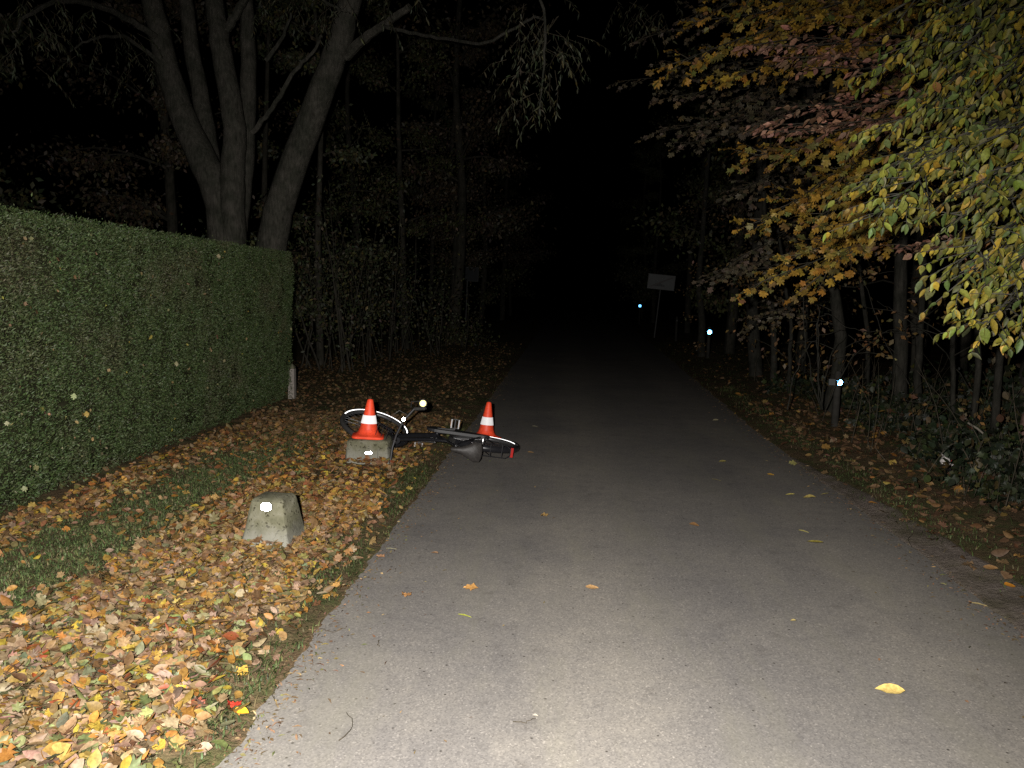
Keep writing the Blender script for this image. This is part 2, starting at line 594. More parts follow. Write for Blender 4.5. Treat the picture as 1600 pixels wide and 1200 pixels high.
vl = sheet('grass_verge', np.concatenate([np.linspace(-14, -5, 10), np.linspace(-4.7, -1.4, 60), np.linspace(-1.38, -1.0, 32)]), np.concatenate([np.linspace(-3, 1.2, 30), np.linspace(1.22, 12, 430), np.linspace(12.3, 45, 90)]), zl, M['verge'])
vr = sheet('woodland_verge', np.concatenate([np.linspace(2.2, 5, 60), np.linspace(5.3, 14, 12)]), np.concatenate([np.linspace(-3, 12, 220), np.linspace(12.3, 45, 90)]), zr, M['verge'])
vr['label'] = 'leaf strewn verge at the foot of the wood'
vl['label'] = 'leaf covered grass verge between the hedge and the road'
# bare dirt strip beside the tarmac on the right
def zd(x, y): return zr(x, y) + .006 - .05*np.clip((x-(road_right(y)+.27+.12*(fnoise(y, x*0, 51, 1.5)-.5)+(y > 5.5)*(y-5.5)*-.1))*6, 0, 1)
dirt = sheet('dirt_path', np.linspace(2.25, 2.95, 40), np.linspace(1.5, 9.5, 160), zd, M['dirt'])

# ------------------------------------------------------------------ leaf litter, left
TAN = (.225, .145, .075); BEIGE = (.255, .185, .118); ORANGE = (.31, .15, .035); YELLOW = (.36, .255, .04); PALEGR = (.165, .18, .07)
BROWN = (.115, .064, .031); RUST = (.22, .06, .022); GREYGR = (.125, .145, .085); PINK = (.245, .16, .12)
OCHRE = (.28, .18, .05)
PAL = [(25, TAN), (16, BEIGE), (15, ORANGE), (17, OCHRE), (7, YELLOW), (8, PALEGR), (12, BROWN), (1.5, RUST), (3, GREYGR), (4, PINK)]
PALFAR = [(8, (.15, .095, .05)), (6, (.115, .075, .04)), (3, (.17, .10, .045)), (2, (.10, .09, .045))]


def litter_points(n, x0, x1, y0, y1, dens):
    P = np.stack([rng.uniform(x0, x1, n), rng.uniform(y0, y1, n)], 1)
    k = rng.uniform(0, 1, n) < dens(P[:, 0], P[:, 1])
    return P[k]


def dens_left(x, y):
    d = road_left(y)-x
    edge = np.clip((d-.02)/.22, 0.0, 1)                       # thin beside the tarmac
    edge = edge*(.22+.78*np.clip((d-.14)/.2+1.6*(vnoise(x, y, 61, 4)-.5), 0, 1))
    grass = np.exp(-((x+2.84)/.45)**4)*np.clip((8.2-y)/2.2, 0, 1)  # grassy strip below the hedge
    k = edge*(1-.985*np.clip(grass*(0.72+.62*fnoise(x, y, 62, 2.5)), 0, 1))
    far = np.clip(1-(y-9)/14, .2, 1)
    return np.clip(k*far*(.72+.5*fnoise(x, y, 64, 1.3)), 0, 1)


def lay(P2, zf, smin, smax, tilt=.42, lift=.008):
    n = len(P2)
    z = zf(P2[:, 0], P2[:, 1])+rng.uniform(.004, .03, n)+lift
    P = np.stack([P2[:, 0], P2[:, 1], z], 1)
    a = rng.uniform(0, 2*np.pi, n)
    ax = np.stack([np.cos(a), np.sin(a), rng.normal(0, tilt*.6, n)], 1)
    nr = np.stack([rng.normal(0, tilt, n), rng.normal(0, tilt, n), np.ones(n)], 1)
    flip = rng.uniform(0, 1, n) < .4
    nr[flip] *= -1
    R = basis(ax, nr)
    S = rng.uniform(smin, smax, n)*np.where(rng.uniform(0, 1, n) < .12, 1.3, 1)
    return P, R, S


LIT = ['lobed_a', 'lobed_b', 'ovate', 'ovate_wide', 'curled', 'narrow']
LITW = np.array([.16, .16, .24, .15, .22, .07])


def litter(parent, P, R, S, C, n_one, name='fallen_leaf', stuffname='leaf_litter'):
    """the n_one leaves that show largest become parts, the rest one mesh of leaves"""
    n = len(P)
    tid = rng.choice(len(LIT), n, p=LITW)
    vis, dep = inframe(P, 0)
    big = np.where(vis, S/dep, 0) + P[:, 2]*.02
    order = np.argsort(-big); one = np.zeros(n, bool); one[order[:n_one]] = True
    parts = []
    for t, nm in enumerate(LIT):
        k = (tid == t)
        if k.sum() == 0: continue
        a = k & ~one
        parts.append(leaves(nm, P[a], R[a], S[a], C[a]))
        b_ = k & one
        leaf_objs(name, nm, P[b_], R[b_], S[b_], C[b_], parent)
    V, T, Cc = merge(parts)
    o = link(stuffname, np_mesh(stuffname, V, T, Cc), M['leaf'], parent)
    o['kind'] = 'stuff'
    return o


p1 = litter_points(17000, -3.6, -1.02, 1.6, 9.5, dens_left)
p2 = litter_points(20000, -3.4, -1.02, 1.6, 6.0, dens_left)
p3 = litter_points(13000, -5.5, -1.05, 9.0, 24, dens_left)
foot = np.stack([rng.uniform(-3.75, -3.2, 420), rng.uniform(3, 10.5, 420)], 1)
P2 = np.concatenate([p1, p2, p3, foot])
# leaves heaped against the marker blocks
for cx_, cy_, r0_, r1_, m_ in ((-1.78, 4.62, .16, .34, 190), (-1.74, 6.93, .2, .38, 170)):
    a = rng.uniform(0, 2*np.pi, m_); q = rng.uniform(r0_, r1_, m_)
    P2 = np.concatenate([P2, np.stack([cx_+q*np.cos(a), cy_+q*np.sin(a)], 1)])
P, R_, S = lay(P2, zl, .028, .062, .6)
heap = (np.hypot(P[:, 0]+1.78, P[:, 1]-4.66) < .3) | (np.hypot(P[:, 0]+1.74, P[:, 1]-6.93) < .32)
P[heap, 2] += rng.uniform(0, .035, heap.sum())
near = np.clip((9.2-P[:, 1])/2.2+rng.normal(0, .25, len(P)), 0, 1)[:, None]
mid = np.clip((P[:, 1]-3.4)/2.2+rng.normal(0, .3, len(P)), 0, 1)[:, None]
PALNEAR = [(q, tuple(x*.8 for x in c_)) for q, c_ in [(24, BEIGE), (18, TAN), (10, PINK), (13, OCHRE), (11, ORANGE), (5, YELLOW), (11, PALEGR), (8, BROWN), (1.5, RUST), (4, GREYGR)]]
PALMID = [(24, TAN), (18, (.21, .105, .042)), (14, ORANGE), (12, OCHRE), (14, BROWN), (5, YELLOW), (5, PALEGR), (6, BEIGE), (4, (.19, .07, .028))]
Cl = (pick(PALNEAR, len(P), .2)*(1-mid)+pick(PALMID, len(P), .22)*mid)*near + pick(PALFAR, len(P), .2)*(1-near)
S *= 1+.18*np.clip((4.2-P[:, 1])/1.6, 0, 1)
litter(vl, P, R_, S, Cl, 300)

# right verge litter: browner, sparser
def dens_right(x, y):
    d = x-road_right(y)
    return np.clip((d-.05)/.5, .03, 1)*np.clip(1-(y-10)/12, .2, 1)*(.5+.7*fnoise(x, y, 71, 1.5))
p1 = litter_points(6500, 2.3, 5.5, 2.0, 12, dens_right)
p2 = litter_points(2500, 2.4, 6, 12, 26, dens_right)
P, R_, S = lay(np.concatenate([p1, p2]), zr, .04, .085)
PALR = [(30, (.13, .08, .045)), (20, (.16, .097, .055)), (12, BROWN), (5, (.22, .135, .05)), (3, OCHRE), (5, TAN), (2, ORANGE)]
litter(vr, P, R_, S, pick(PALR, len(P), .2), 120)


# ------------------------------------------------------------------ grass
def grass(parent, P2, zf, h0, h1, cols, name='grass'):
    n = len(P2)
    z = zf(P2[:, 0], P2[:, 1])-.004
    h = rng.uniform(h0, h1, n); a = rng.uniform(0, 2*np.pi, n); ln = rng.uniform(.4, 1.9, n)*h
    wd = rng.uniform(.0018, .0042, n)
    B = np.stack([P2[:, 0], P2[:, 1], z], 1)
    s = np.stack([-np.sin(a), np.cos(a), 0*a], 1)*wd[:, None]
    d = np.stack([np.cos(a), np.sin(a), 0*a], 1)
    mid = B+d*(ln*.35)[:, None]; mid[:, 2] += h*.65
    tip = B+d*ln[:, None]; tip[:, 2] += h*rng.uniform(.55, 1.0, n)
    V = np.stack([B-s, B+s, mid-s*.8, mid+s*.8, tip], 1).reshape(-1, 3)
    T = np.array([(0, 1, 3), (0, 3, 2), (2, 3, 4)])[None] + (np.arange(n)*5)[:, None, None]
    C = np.repeat(pick(cols, n, .25), 5, axis=0)
    o = link(name, np_mesh(name, V, T.reshape(-1, 3), C), M['grass'], parent)
    o['kind'] = 'stuff'
    return o


GR = [(6, (.038, .055, .018)), (4, (.055, .072, .024)), (2.5, (.085, .08, .038)), (1.5, (.12, .095, .055))]
a_ = litter_points(80000, -3.5, -2.1, 2.5, 9, lambda x, y: np.exp(-((x+2.8)/.4)**2)*np.clip((9-y)/2, .1, 1))
b_ = litter_points(26000, -1.55, -1.02, 1.5, 9, lambda x, y: np.clip((road_left(y)-x-.0)/.06, 0, 1)*np.clip((.42-(road_left(y)-x))/.2, .05, 1)*np.clip(fnoise(x, y, 81, 2.2)*2.6-.75, .05, 1))
c_ = litter_points(16000, -4.5, -1.1, 7, 22, lambda x, y: .25+.5*fnoise(x, y, 82, 1.2))
GL_ = [(6, (.066, .098, .036)), (4, (.09, .12, .046)), (2.5, (.115, .115, .055)), (1.5, (.17, .145, .085))]
grass(vl, a_, zl, .012, .038, GL_)
grass(vl, np.concatenate([b_, c_]), zl, .012, .042, GR)
a_ = litter_points(60000, 2.3, 3.6, 2.0, 14, lambda x, y: np.exp(-((x-road_right(y)-.36)/.14)**2)*np.clip(fnoise(x, y, 83, 1.6)*2-.4, .1, 1))
b_ = litter_points(9000, 2.4, 5.5, 5, 26, lambda x, y: .3+.5*fnoise(x, y, 84, 1.2))
grass(vr, a_[::3], zr, .012, .045, GL_)
grass(vr, a_[1::3], zr, .012, .05, GR)
grass(vr, b_, zr, .02, .07, GR)

# single leaves and twigs lying on the tarmac: one thing each
ROADLEAF = [  # u, v, kind, size, colour, label
    (1395, 1083, 'ovate', .115, (.60, .45, .15), 'long yellow pointed leaf alone on the grey road in front'),
    (738, 922, 'lobed_a', .085, (.50, .27, .09), 'crumpled orange brown lobed leaf on the road below the fallen bicycle'),
    (637, 934, 'lobed_b', .06, (.38, .2, .08), 'small brown curled leaf on the road near the verge corner'),
    (724, 966, 'narrow', .10, (.26, .28, .05), 'thin olive green leaf with yellow tip on the road'),
    (923, 922, 'ovate', .075, (.36, .22, .1), 'flat tan leaf near the middle of the road'),
    (852, 808, 'lobed_b', .06, (.42, .27, .1), 'tan lobed leaf on the road right of the bicycle wheel'),
    (1276, 850, 'ovate', .15, (.45, .38, .08), 'broad yellow leaf on the right half of the road'),
    (1254, 833, 'narrow', .10, (.38, .34, .12), 'slim pale yellow leaf on the road beyond the broad yellow one'),
    (1267, 781, 'curled', .15, (.48, .38, .12), 'curled yellow leaf with dark shadow on the right of the road'),
    (1290, 774, 'narrow', .11, (.42, .36, .12), 'small yellow leaf next to the right road edge'),
    (1236, 775, 'narrow', .11, (.42, .36, .1), 'flat yellow leaf left of the curled one on the road'),
    (1203, 744, 'ovate', .09, (.48, .28, .05), 'small orange leaf farther up the right side of the road'),
    (1130, 723, 'ovate', .11, (.35, .3, .1), 'pale flat leaf on the dark part of the road'),
    (1118, 752, 'narrow', .12, (.3, .26, .12), 'dull narrow leaf on the dark road'),
    (1083, 824, 'curled', .10, (.22, .12, .05), 'dark brown leaf near the middle of the grey road'),
    (1119, 658, 'ovate', .12, (.42, .38, .25), 'whitish leaf far up the dark road'),
    (1240, 726, 'lobed_a', .12, (.35, .33, .12), 'yellow green lobed leaf at the right road edge'),
    (1362, 795, 'curled', .10, (.5, .24, .06), 'upright orange leaf on the right road edge'),
    (1575, 929, 'ovate_wide', .07, (.62, .26, .03), 'round bright orange leaf by the right dirt strip'),
    (1528, 948, 'narrow', .12, (.42, .34, .16), 'straw coloured leaf on the tarmac edge at right'),
    (680, 869, 'curled', .055, (.4, .24, .14), 'small pinkish tan leaf on the road below the bicycle'),
    (596, 873, 'lobed_a', .06, (.45, .25, .14), 'pinkish lobed leaf at the left road edge'),
    (524, 925, 'lobed_b', .075, (.52, .3, .1), 'orange leaf stranded at the grassy left road edge'),
    (610, 861, 'narrow', .07, (.5, .48, .33), 'pale thin leaf on the left road edge'),
    (376, 1125, 'ovate_wide', .055, (.75, .42, .03), 'round golden leaf resting on a red one by the left road edge'),
    (369, 1118, 'lobed_b', .06, (.5, .05, .03), 'bright red leaf under the golden one by the left road edge'),
    (1240, 975, 'curled', .03, (.3, .24, .1), 'tiny brown leaf scrap on the right half of the road'),
    (836, 1125, 'curled', .022, (.3, .28, .24), 'tiny pale scrap on the road at the bottom of the picture'),
    (828, 709, 'ovate', .09, (.35, .22, .1), 'tan leaf just right of the rear bicycle wheel'),
    (835, 668, 'narrow', .11, (.3, .28, .2), 'pale leaf on the dark road behind the right cone'),
]
for i, (u, v, k, s, c, lab) in enumerate(ROADLEAF):
    if s > .085 and i: s *= .72
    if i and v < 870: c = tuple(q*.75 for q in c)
    p = gnd(u, v, .0)
    p.z = .012 + (.02 if k == 'ovate_wide' else .006)
    if p.x < -1.12: p.z = float(zl(p.x, p.y))+.03
    if p.x > 2.33: p.z = float(zr(p.x, p.y))+.03
    a = random.uniform(-.5, .5) + (math.pi if random.random() < .5 else 0)
    if k == 'ovate' and i == 0: a = math.pi-.18
    R1 = basis(np.array([[math.cos(a), math.sin(a), .03]]), np.array([[random.gauss(0, .15), random.gauss(0, .15)-.12, 1.]]))
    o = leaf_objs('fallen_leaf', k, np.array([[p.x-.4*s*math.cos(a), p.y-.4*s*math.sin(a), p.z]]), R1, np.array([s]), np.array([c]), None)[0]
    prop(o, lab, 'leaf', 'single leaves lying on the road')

TW = [((430, 850), .1, 0), ]
TWIGS = [(1100, 1, 'x')]
for u, v, ln, lab in [(910, 1048, .0, '')][:0]: pass
for (u0, v0), (u1, v1), lab in [((530, 1160), (541, 1117), 'thin dark curved twig on the road near the leafy verge'),
                                ((436, 1075), (432, 1098), 'short dark twig hanging off the left verge onto the road'),
                                
                                ((497, 985), (540, 984), 'long straw coloured twig lying across the left road edge'),
                                ((592, 1003), (594, 1012), 'tiny dark twig on the pale road surface'),
                                ((800, 1130), (835, 1125), 'short brown twig left of the pale scrap on the road'),
                                ((1425, 840), (1470, 880), 'straw twig on the right dirt strip')]:
    a, b = gnd(u0, v0), gnd(u1, v1)
    z0 = .006
    if a.x > 2.35: z0 = float(zr(a.x, a.y))+.012
    mid = (a+b)/2 + (b-a).cross(Vector((0, 0, 1)))*.22
    cv = [a.lerp(b, t/9)+(mid-(a+b)/2)*math.sin(math.pi*t/9)*.8+Vector((random.gauss(0, .003), random.gauss(0, .003), 0)) for t in range(10)]
    mb = MB().tube([(q.x, q.y, z0+.004*math.sin(i_)) for i_, q in enumerate(cv)], [.0021-.0001*i_ for i_ in range(10)], 5)
    o = mb.build('twig', M['twig'])
    prop(o, lab, 'twig', 'twigs fallen on the road')

# ------------------------------------------------------------------ clipped hedge
HX = lambda y: -3.53 - (y-4.6)*.036
HY0, HY1, HH = 2.6, 10.55, 2.05
hedge = empty('clipped_hedge', (HX(6.5)-.45, 6.5, 0), 'tall clipped dark green hedge with flat top along the left verge', 'hedge')
mb = MB()
ys = np.linspace(HY0, HY1, 34); zs = [.12, .3, .7, 1.2, 1.6, 1.9]
vs = []; fs = []
for y in ys:
    for z in zs: vs.append((HX(y)-.09+.03*math.sin(y*3+z*2)-(.10 if z < .2 else 0), y, z))
    vs.append((HX(y)-.16, y, HH-.06)); vs.append((HX(y)-.85, y, HH-.06)); vs.append((HX(y)-.9, y, .1))
k = len(zs)+3
for i in range(len(ys)-1):
    for j in range(k-1): fs.append((i*k+j, i*k+j+1, (i+1)*k+j+1, (i+1)*k+j))
fs += [tuple(range(k)), tuple(range((len(ys)-1)*k, len(ys)*k))[::-1]]
base = Vector(hedge.location)
mb.add([Vector(v)-base for v in vs], fs).build('core', M['hedge_core'], hedge)
# woody stems under it
for y in np.arange(HY0+.2, HY1, .38):
    x = HX(y)-.32+random.uniform(-.05, .05)
    MB().tube([Vector((x, y, -.03))-base, Vector((x+.04, y+.05, .35))-base], [.03, .022], 6).build('stem', M['bark_dark'], hedge)


def hedge_points(n):
    y = rng.uniform(HY0, HY1, n); z = .06+1.99*rng.uniform(0, 1, n)**.9
    bulge = .09*(fnoise(y, z, 91, 1.3)-.5) + .06*(vnoise(y, z, 92, 7)-.5) - .07*np.clip(vnoise(y*1.3, z, 96, 3.1)-.78, 0, 1)/.22
    x = HX(y) + bulge - rng.exponential(.022, n) - np.clip(.3-z, 0, .3)*.45
    Pf = np.stack([x, y, z], 1)
    m = n//5
    y = rng.uniform(HY0, HY1, m); x = HX(y)-rng.uniform(0, .9, m)
    z = HH-.03+.08*(fnoise(x, y, 93, 1.2)-.5)+.04*(vnoise(x, y, 94, 9)-.5)-rng.exponential(.015, m)+np.where(rng.uniform(0, 1, m) < .03, rng.exponential(.035, m), 0)
    Pt = np.stack([x, y, z], 1)
    e = n//14
    z = .06+1.99*rng.uniform(0, 1, e); x = HX(HY1)-rng.uniform(0, .9, e)
    Pe = np.stack([x, HY1+rng.normal(0, .02, e), z], 1)
    return Pf, Pt, Pe


Pf, Pt, Pe = hedge_points(230000)
parts = []
for PP, out in ((Pf, (1, 0, 0)), (Pt, (0, 0, 1)), (Pe, (0, 1, 0))):
    n = len(PP); o3 = np.array(out, float)
    ax = o3*.75 + rng.normal(0, .55, (n, 3)) + np.array([0, 0, .35])
    nr = rng.normal(0, 1, (n, 3)) + o3*.4
    low = fnoise(PP[:, 1]+PP[:, 0]*.6, PP[:, 2]*1.2, 95, 1.5) + .25*(vnoise(PP[:, 1]+PP[:, 0], PP[:, 2], 97, 6)-.5)
    br = np.clip((low-.5)*3.0, 0, .85)
    br = np.clip(br*.75+.25*(rng.uniform(0, 1, n) < .3), 0, 1)[:, None]
    green = pick([(5, (.048, .076, .026)), (3, (.060, .092, .033)), (1.5, (.036, .054, .02)), (.8, (.082, .10, .048))], n, .22)
    brown = pick([(3, (.072, .074, .038)), (2, (.055, .062, .03)), (1, (.095, .08, .055))], n, .25)
    parts.append(leaves('needle', PP-np.array(base), basis(ax, nr), rng.uniform(.011, .030, n), green*(1-br)+brown*br))
V, T, C = merge(parts)
o = link('foliage', np_mesh('foliage', V, T, C), M['leaf'], hedge); o['kind'] = 'stuff'
# autumn leaves caught in the clipped face
n = 300
y = rng.uniform(3.4, HY1-.1, n); z = .25+1.7*rng.uniform(0, 1, n)
PP = np.stack([HX(y)+.035+.02*rng.normal(0, 1, n), y, z], 1)
ax = np.stack([rng.normal(.2, .2, n), rng.normal(0, .8, n), rng.normal(-.5, .6, n)], 1)
nr = np.stack([np.ones(n), rng.normal(0, .5, n), rng.normal(.4, .5, n)], 1)
Cc = pick([(4, (.24, .195, .095)), (4, (.18, .18, .10)), (3, (.21, .14, .08)), (1.5, (.36, .28, .07))], n, .3)
Sz = .014+.034*rng.uniform(0, 1, n)**2
leaf_objs('caught_leaf', 'ovate', PP[:150], basis(ax, nr)[:150], Sz[:150], Cc[:150], hedge)
leaf_objs('caught_leaf', 'lobed_b', PP[150:300], basis(ax, nr)[150:300], Sz[150:300], Cc[150:300], hedge)

pp = empty('fence_post', (HX(HY1)-.03, HY1+.1, -.16), 'short pale concrete post at the far foot of the hedge', 'post')
mb = MB(); mb.add([(-.045, -.045, 0), (.045, -.045, 0), (.045, .045, 0), (-.045, .045, 0), (-.04, -.04, .62), (.04, -.04, .62), (.04, .04, .62), (-.04, .04, .62)],
                  [(3, 2, 1, 0), (0, 1, 5, 4), (1, 2, 6, 5), (2, 3, 7, 6), (3, 0, 4, 7), (4, 5, 6, 7)])
mb.build('shaft', simple('pale_concrete', (.26, .23, .205), .9, 0, .2, .25, 30, .4), pp, False)
MB().lathe([(.05, .0), (.05, .03), (.004, .07)], 4, Matrix.Translation((0, 0, .62)) @ Matrix.Rotation(math.pi/4, 4, 'Z')).build('cap', M['concrete'], pp, False)


# ------------------------------------------------------------------ concrete marker blocks with reflectors
def block(loc, rz, bw, bd, tw, td, h, label, refl, tilt=0):
    e = empty('marker_block', loc, label, 'marker block', 'concrete marker blocks along the left verge')
    e.rotation_euler = (0, tilt, rz)
    mb = MB(); prof = []
    n = 7                                          # rounded rectangle sections
    def sect(w_, d_, z, r):
        q = []
        for cx, cy, a0 in ((1, 1, 0), (-1, 1, 90), (-1, -1, 180), (1, -1, 270)):
            for i in range(4):
                a = math.radians(a0+30*i); q.append((cx*(w_/2-r)+r*math.cos(a), cy*(d_/2-r)+r*math.sin(a), z))
        return q
    secs = []
    for t in np.linspace(0, 1, 7): secs.append(sect(bw+(tw-bw)*t, bd+(td-bd)*t, -.06+(h+.04)*t, .026-.006*t))
    secs.append(sect(tw-.016, td-.016, h-.008, .02)); secs.append(sect(tw-.05, td-.05, h, .018))
    vs = [p for s in secs for p in s]; m = 16
    vs = [Vector(p)+Vector((random.gauss(0, .003), random.gauss(0, .003), random.gauss(0, .0015))) for p in vs]
    fs = [(i*m+j, i*m+(j+1) % m, (i+1)*m+(j+1) % m, (i+1)*m+j) for i in range(len(secs)-1) for j in range(m)]
    fs.append(tuple(range((len(secs)-1)*m, len(secs)*m)))
    mb.add(vs, fs).build('body', M['concrete'], e)
    # reflector on the face towards the camera
    rx, rz_, rw, rh = refl
    t = rz_/h; yf = -(bd+(td-bd)*t)/2; sl = math.atan2((bd-td)/2, h)
    Rr = Matrix.Translation((rx, yf-.004, rz_)) @ Matrix.Rotation(-sl, 4, 'X')
    hs = MB(); sh = []
    for k in range(20):
        a = 2*math.pi*k/20; c, s_ = math.cos(a), math.sin(a)
        sh.append((rw/2*math.copysign(abs(c)**.72, c), rh/2*math.copysign(abs(s_)**.72, s_)))
    def plate(grow, y0, y1):
        q = MB(); vs = [Rr @ Vector((x*grow, y0, z*grow)) for x, z in sh]+[Rr @ Vector((x*grow, y1, z*grow)) for x, z in sh]; m_ = 20
        return q.add(vs, [(j, (j+1) % m_, m_+(j+1) % m_, m_+j) for j in range(m_)]+[tuple(range(m_))[::-1], tuple(range(m_, 2*m_))])
    rf = plate(1, -.006, .004).build('reflector', M['retro_white'], e, False)
    plate(1.18, -.0025, .006).build('rim', M['steel'], rf, False)
    return e


b1 = gnd(421, 855); b1z = float(zl(b1.x, b1.y))
block((b1.x+.04, b1.y-.02, b1z-.012), math.radians(-3), .345, .34, .205, .20, .315, 'mossy tapered concrete block with bright reflector standing in the leaves', (.0, .273, .062, .046))
b2 = gnd(574, 729)
B2L = Vector((b2.x-.0, b2.y+.1, .015))
block(B2L, math.radians(4), .40, .34, .37, .31, .235, 'concrete block carrying a traffic cone beside the fallen bicycle', (.015, .125, .062, .022))


# ------------------------------------------------------------------ traffic cones
def cone(loc, tilt, rz, label):
    e = empty('traffic_cone', loc, label, 'traffic cone', 'orange traffic cones around the bicycle')
    e.rotation_euler = (tilt[0], tilt[1], rz)
    # foot: rounded square slab rising to a skirt
    mb = MB(); secs = []
    def rs(w_, z, r):
        q = []
        for cx, cy, a0 in ((1, 1, 0), (-1, 1, 90), (-1, -1, 180), (1, -1, 270)):
            for i in range(6):
                a = math.radians(a0+18*i); q.append((cx*(w_-r)+r*math.cos(a), cy*(w_-r)+r*math.sin(a), z))
        return q
    for w_, z, r in ((.140, 0, .05), (.143, .004, .05), (.143, .020, .052), (.137, .027, .055), (.118, .034, .085), (.102, .046, .095), (.090, .066, .0895), (.083, .09, .0825)):
        secs.append(rs(w_, z, r))
    vs = [p for s in secs for p in s]; m = 24
    fs = [(i*m+j, i*m+(j+1) % m, (i+1)*m+(j+1) % m, (i+1)*m+j) for i in range(len(secs)-1) for j in range(m)]+[tuple(range(m))[::-1]]
    mb.add(vs, fs).build('base', M['cone_red'], e)
    rr = lambda z: .080-(z-.09)*(.080-.026)/(.39-.09)
    MB().lathe([(rr(.085), .085), (rr(.14), .14), (rr(.25), .25), (rr(.38), .38), (.024, .391), (.019, .395), (.016, .393), (.015, .37)], 28).build('body', M['cone_red'], e)
    MB().lathe([(rr(.148)-.002, .1475), (rr(.148)+.0025, .148), (rr(.232)+.0025, .232), (rr(.232)-.002, .2325)], 28).build('reflective_band', M['cone_white'], e)
    return e


c1 = cone((B2L.x-.02, B2L.y+.0, B2L.z+.235), (math.radians(-2), math.radians(3), 0), math.radians(12), 'orange cone with one white band standing on the concrete block')
c1.scale = (1, 1, .88)
c2 = gnd(757, 688)
cone((c2.x, c2.y+.12, .004), (math.radians(-1), math.radians(5), 0), math.radians(30), 'orange cone with one white band standing on the road behind the bicycle')

# ------------------------------------------------------------------ bicycle lying on its left side
def xf(mb, Mx):
    mb.v = [tuple(Mx @ Vector(v)) for v in mb.v]; return mb


WR = .345
REAR = Vector((-.785, 7.66, .105)); FRONT = Vector((-1.80, 7.50, .235))
fdir = (FRONT-REAR).normalized()
up = Vector((.22, -.97, .03)); up = (up-fdir*up.dot(fdir)).normalized()
lft = up.cross(fdir)
BM = Matrix(((fdir.x, lft.x, up.x), (fdir.y, lft.y, up.y), (fdir.z, lft.z, up.z))).to_4x4()
BM.translation = REAR
bike = empty('bicycle', (REAR.x-.5, REAR.y-.2, 0), 'black city bicycle lying on its side with white reflective tyres between two cones', 'bicycle')
TOB = Matrix.Translation(-bike.location) @ BM          # bike-local to child space
# local frame: x forward, y left, z up; rear axle at the origin
AX = 1.07
BB = Vector((.46, 0, -.06)); ST = Vector((.27, 0, .47)); HT = Vector((.83, 0, .57)); HB = Vector((.885, 0, .40))
sax = (HT-HB).normalized()
STEER = Matrix.Translation(HB) @ Matrix.Rotation(math.radians(-10), 4, sax) @ Matrix.Translation(-HB)


WTILT = STEER @ Matrix.Translation((AX, 0, 0)) @ Matrix.Rotation(math.radians(-19), 4, 'X') @ Matrix.Translation((-AX, 0, 0))   # the front wheel sits askew in its fork


def bpart(mb, name, mat, parent=bike, steer=False, smooth=True):
    xf(mb, TOB @ (WTILT if steer == 'wheel' else STEER) if steer else TOB)
    return mb.build(name, mat, parent, smooth)


fr = MB()
fr.tube([HT+Vector((-.01, 0, .02)), HB+Vector((.01, 0, -.03))], .030, 12)
fr.tube([HB+Vector((-.01, 0, .02)), Vector((.68, 0, .14)), BB], .027, 12)
fr.tube([HT+Vector((0, 0, -.05)), Vector((.55, 0, .28)), Vector((.36, 0, .22))], .016, 12)
fr.tube([BB, ST], .018, 12)
fr.tube([BB+Vector((0, -.03, 0)), BB+Vector((0, .03, 0))], .026, 12)
for s in (-1, 1):
    fr.tube([BB+Vector((0, s*.03, 0)), Vector((.2, s*.055, -.02)), Vector((0, s*.062, 0))], .010, 8)
    fr.tube([ST+Vector((0, s*.02, -.05)), Vector((.12, s*.05, .2)), Vector((0, s*.062, 0))], .008, 8)
bpart(fr, 'frame', M['black'])
fk = MB()
fk.tube([HB, HB-sax*.05], .02, 10)
for s in (-1, 1):
    c = HB-sax*.06
    fk.tube([c+Vector((0, s*.015, 0)), c+Vector((0, s*.05, -.02)), Vector((1.02, s*.055, .16)), Vector((AX, s*.055, 0))], [.019, .018, .015, .010], 8)
bpart(fk, 'fork', M['black'], steer=True)


def wheel(cx, steer, arc, nm='wheel'):
    c = Vector((cx, 0, 0))
    rim = MB().ring(c, WR-.040, .011, n=56, m=8, sx=1.2)
    w_ = bpart(rim, nm, M['gunmetal'], steer=steer)
    bpart(MB().ring(c, WR-.021, .0225, n=64, m=12, sx=1.1), 'tyre', M['rubber'], w_, steer)
    for s in (-1,):                                   # reflective strip along one arc of the upper sidewall
        q = MB(); vs = []; n = 40
        for i in range(n+1):
            a = math.radians(arc[0]+(arc[1]-arc[0])*i/n)
            for R_, yy in ((WR-.030, .0240), (WR-.0255, .0256), (WR-.0205, .0262)):
                vs.append((cx+R_*math.cos(a), s*yy, R_*math.sin(a)))
        fs = []
        for i in range(n):
            j = i+1
            for k in (0, 1):
                f = (i*3+k, i*3+k+1, j*3+k+1, j*3+k); fs.append(f if s < 0 else f[::-1])
        q.add(vs, fs); bpart(q, 'reflective_band', M['retro_band'], w_, steer)
    hb = MB().tube([c+Vector((0, -.055, 0)), c+Vector((0, -.03, 0)), c+Vector((0, .03, 0)), c+Vector((0, .055, 0))], [.008, .018, .018, .008], 12)
    bpart(hb, 'hub', M['chrome'], w_, steer)
    sp = MB()
    for i in range(36):
        a = 2*math.pi*i/36; b_ = a+(.5 if i % 4 < 2 else -.5); s = 1 if i % 2 else -1
        sp.tube([c+Vector((.018*math.cos(b_), s*.028, .018*math.sin(b_))), c+Vector(((WR-.045)*math.cos(a), 0, (WR-.045)*math.sin(a)))], .0011, 3, False)
    bpart(sp, 'spoke_set', M['gunmetal'], w_, steer)
    return w_


wheel(0, False, (184, 300)); wheel(AX, 'wheel', (172, 352))


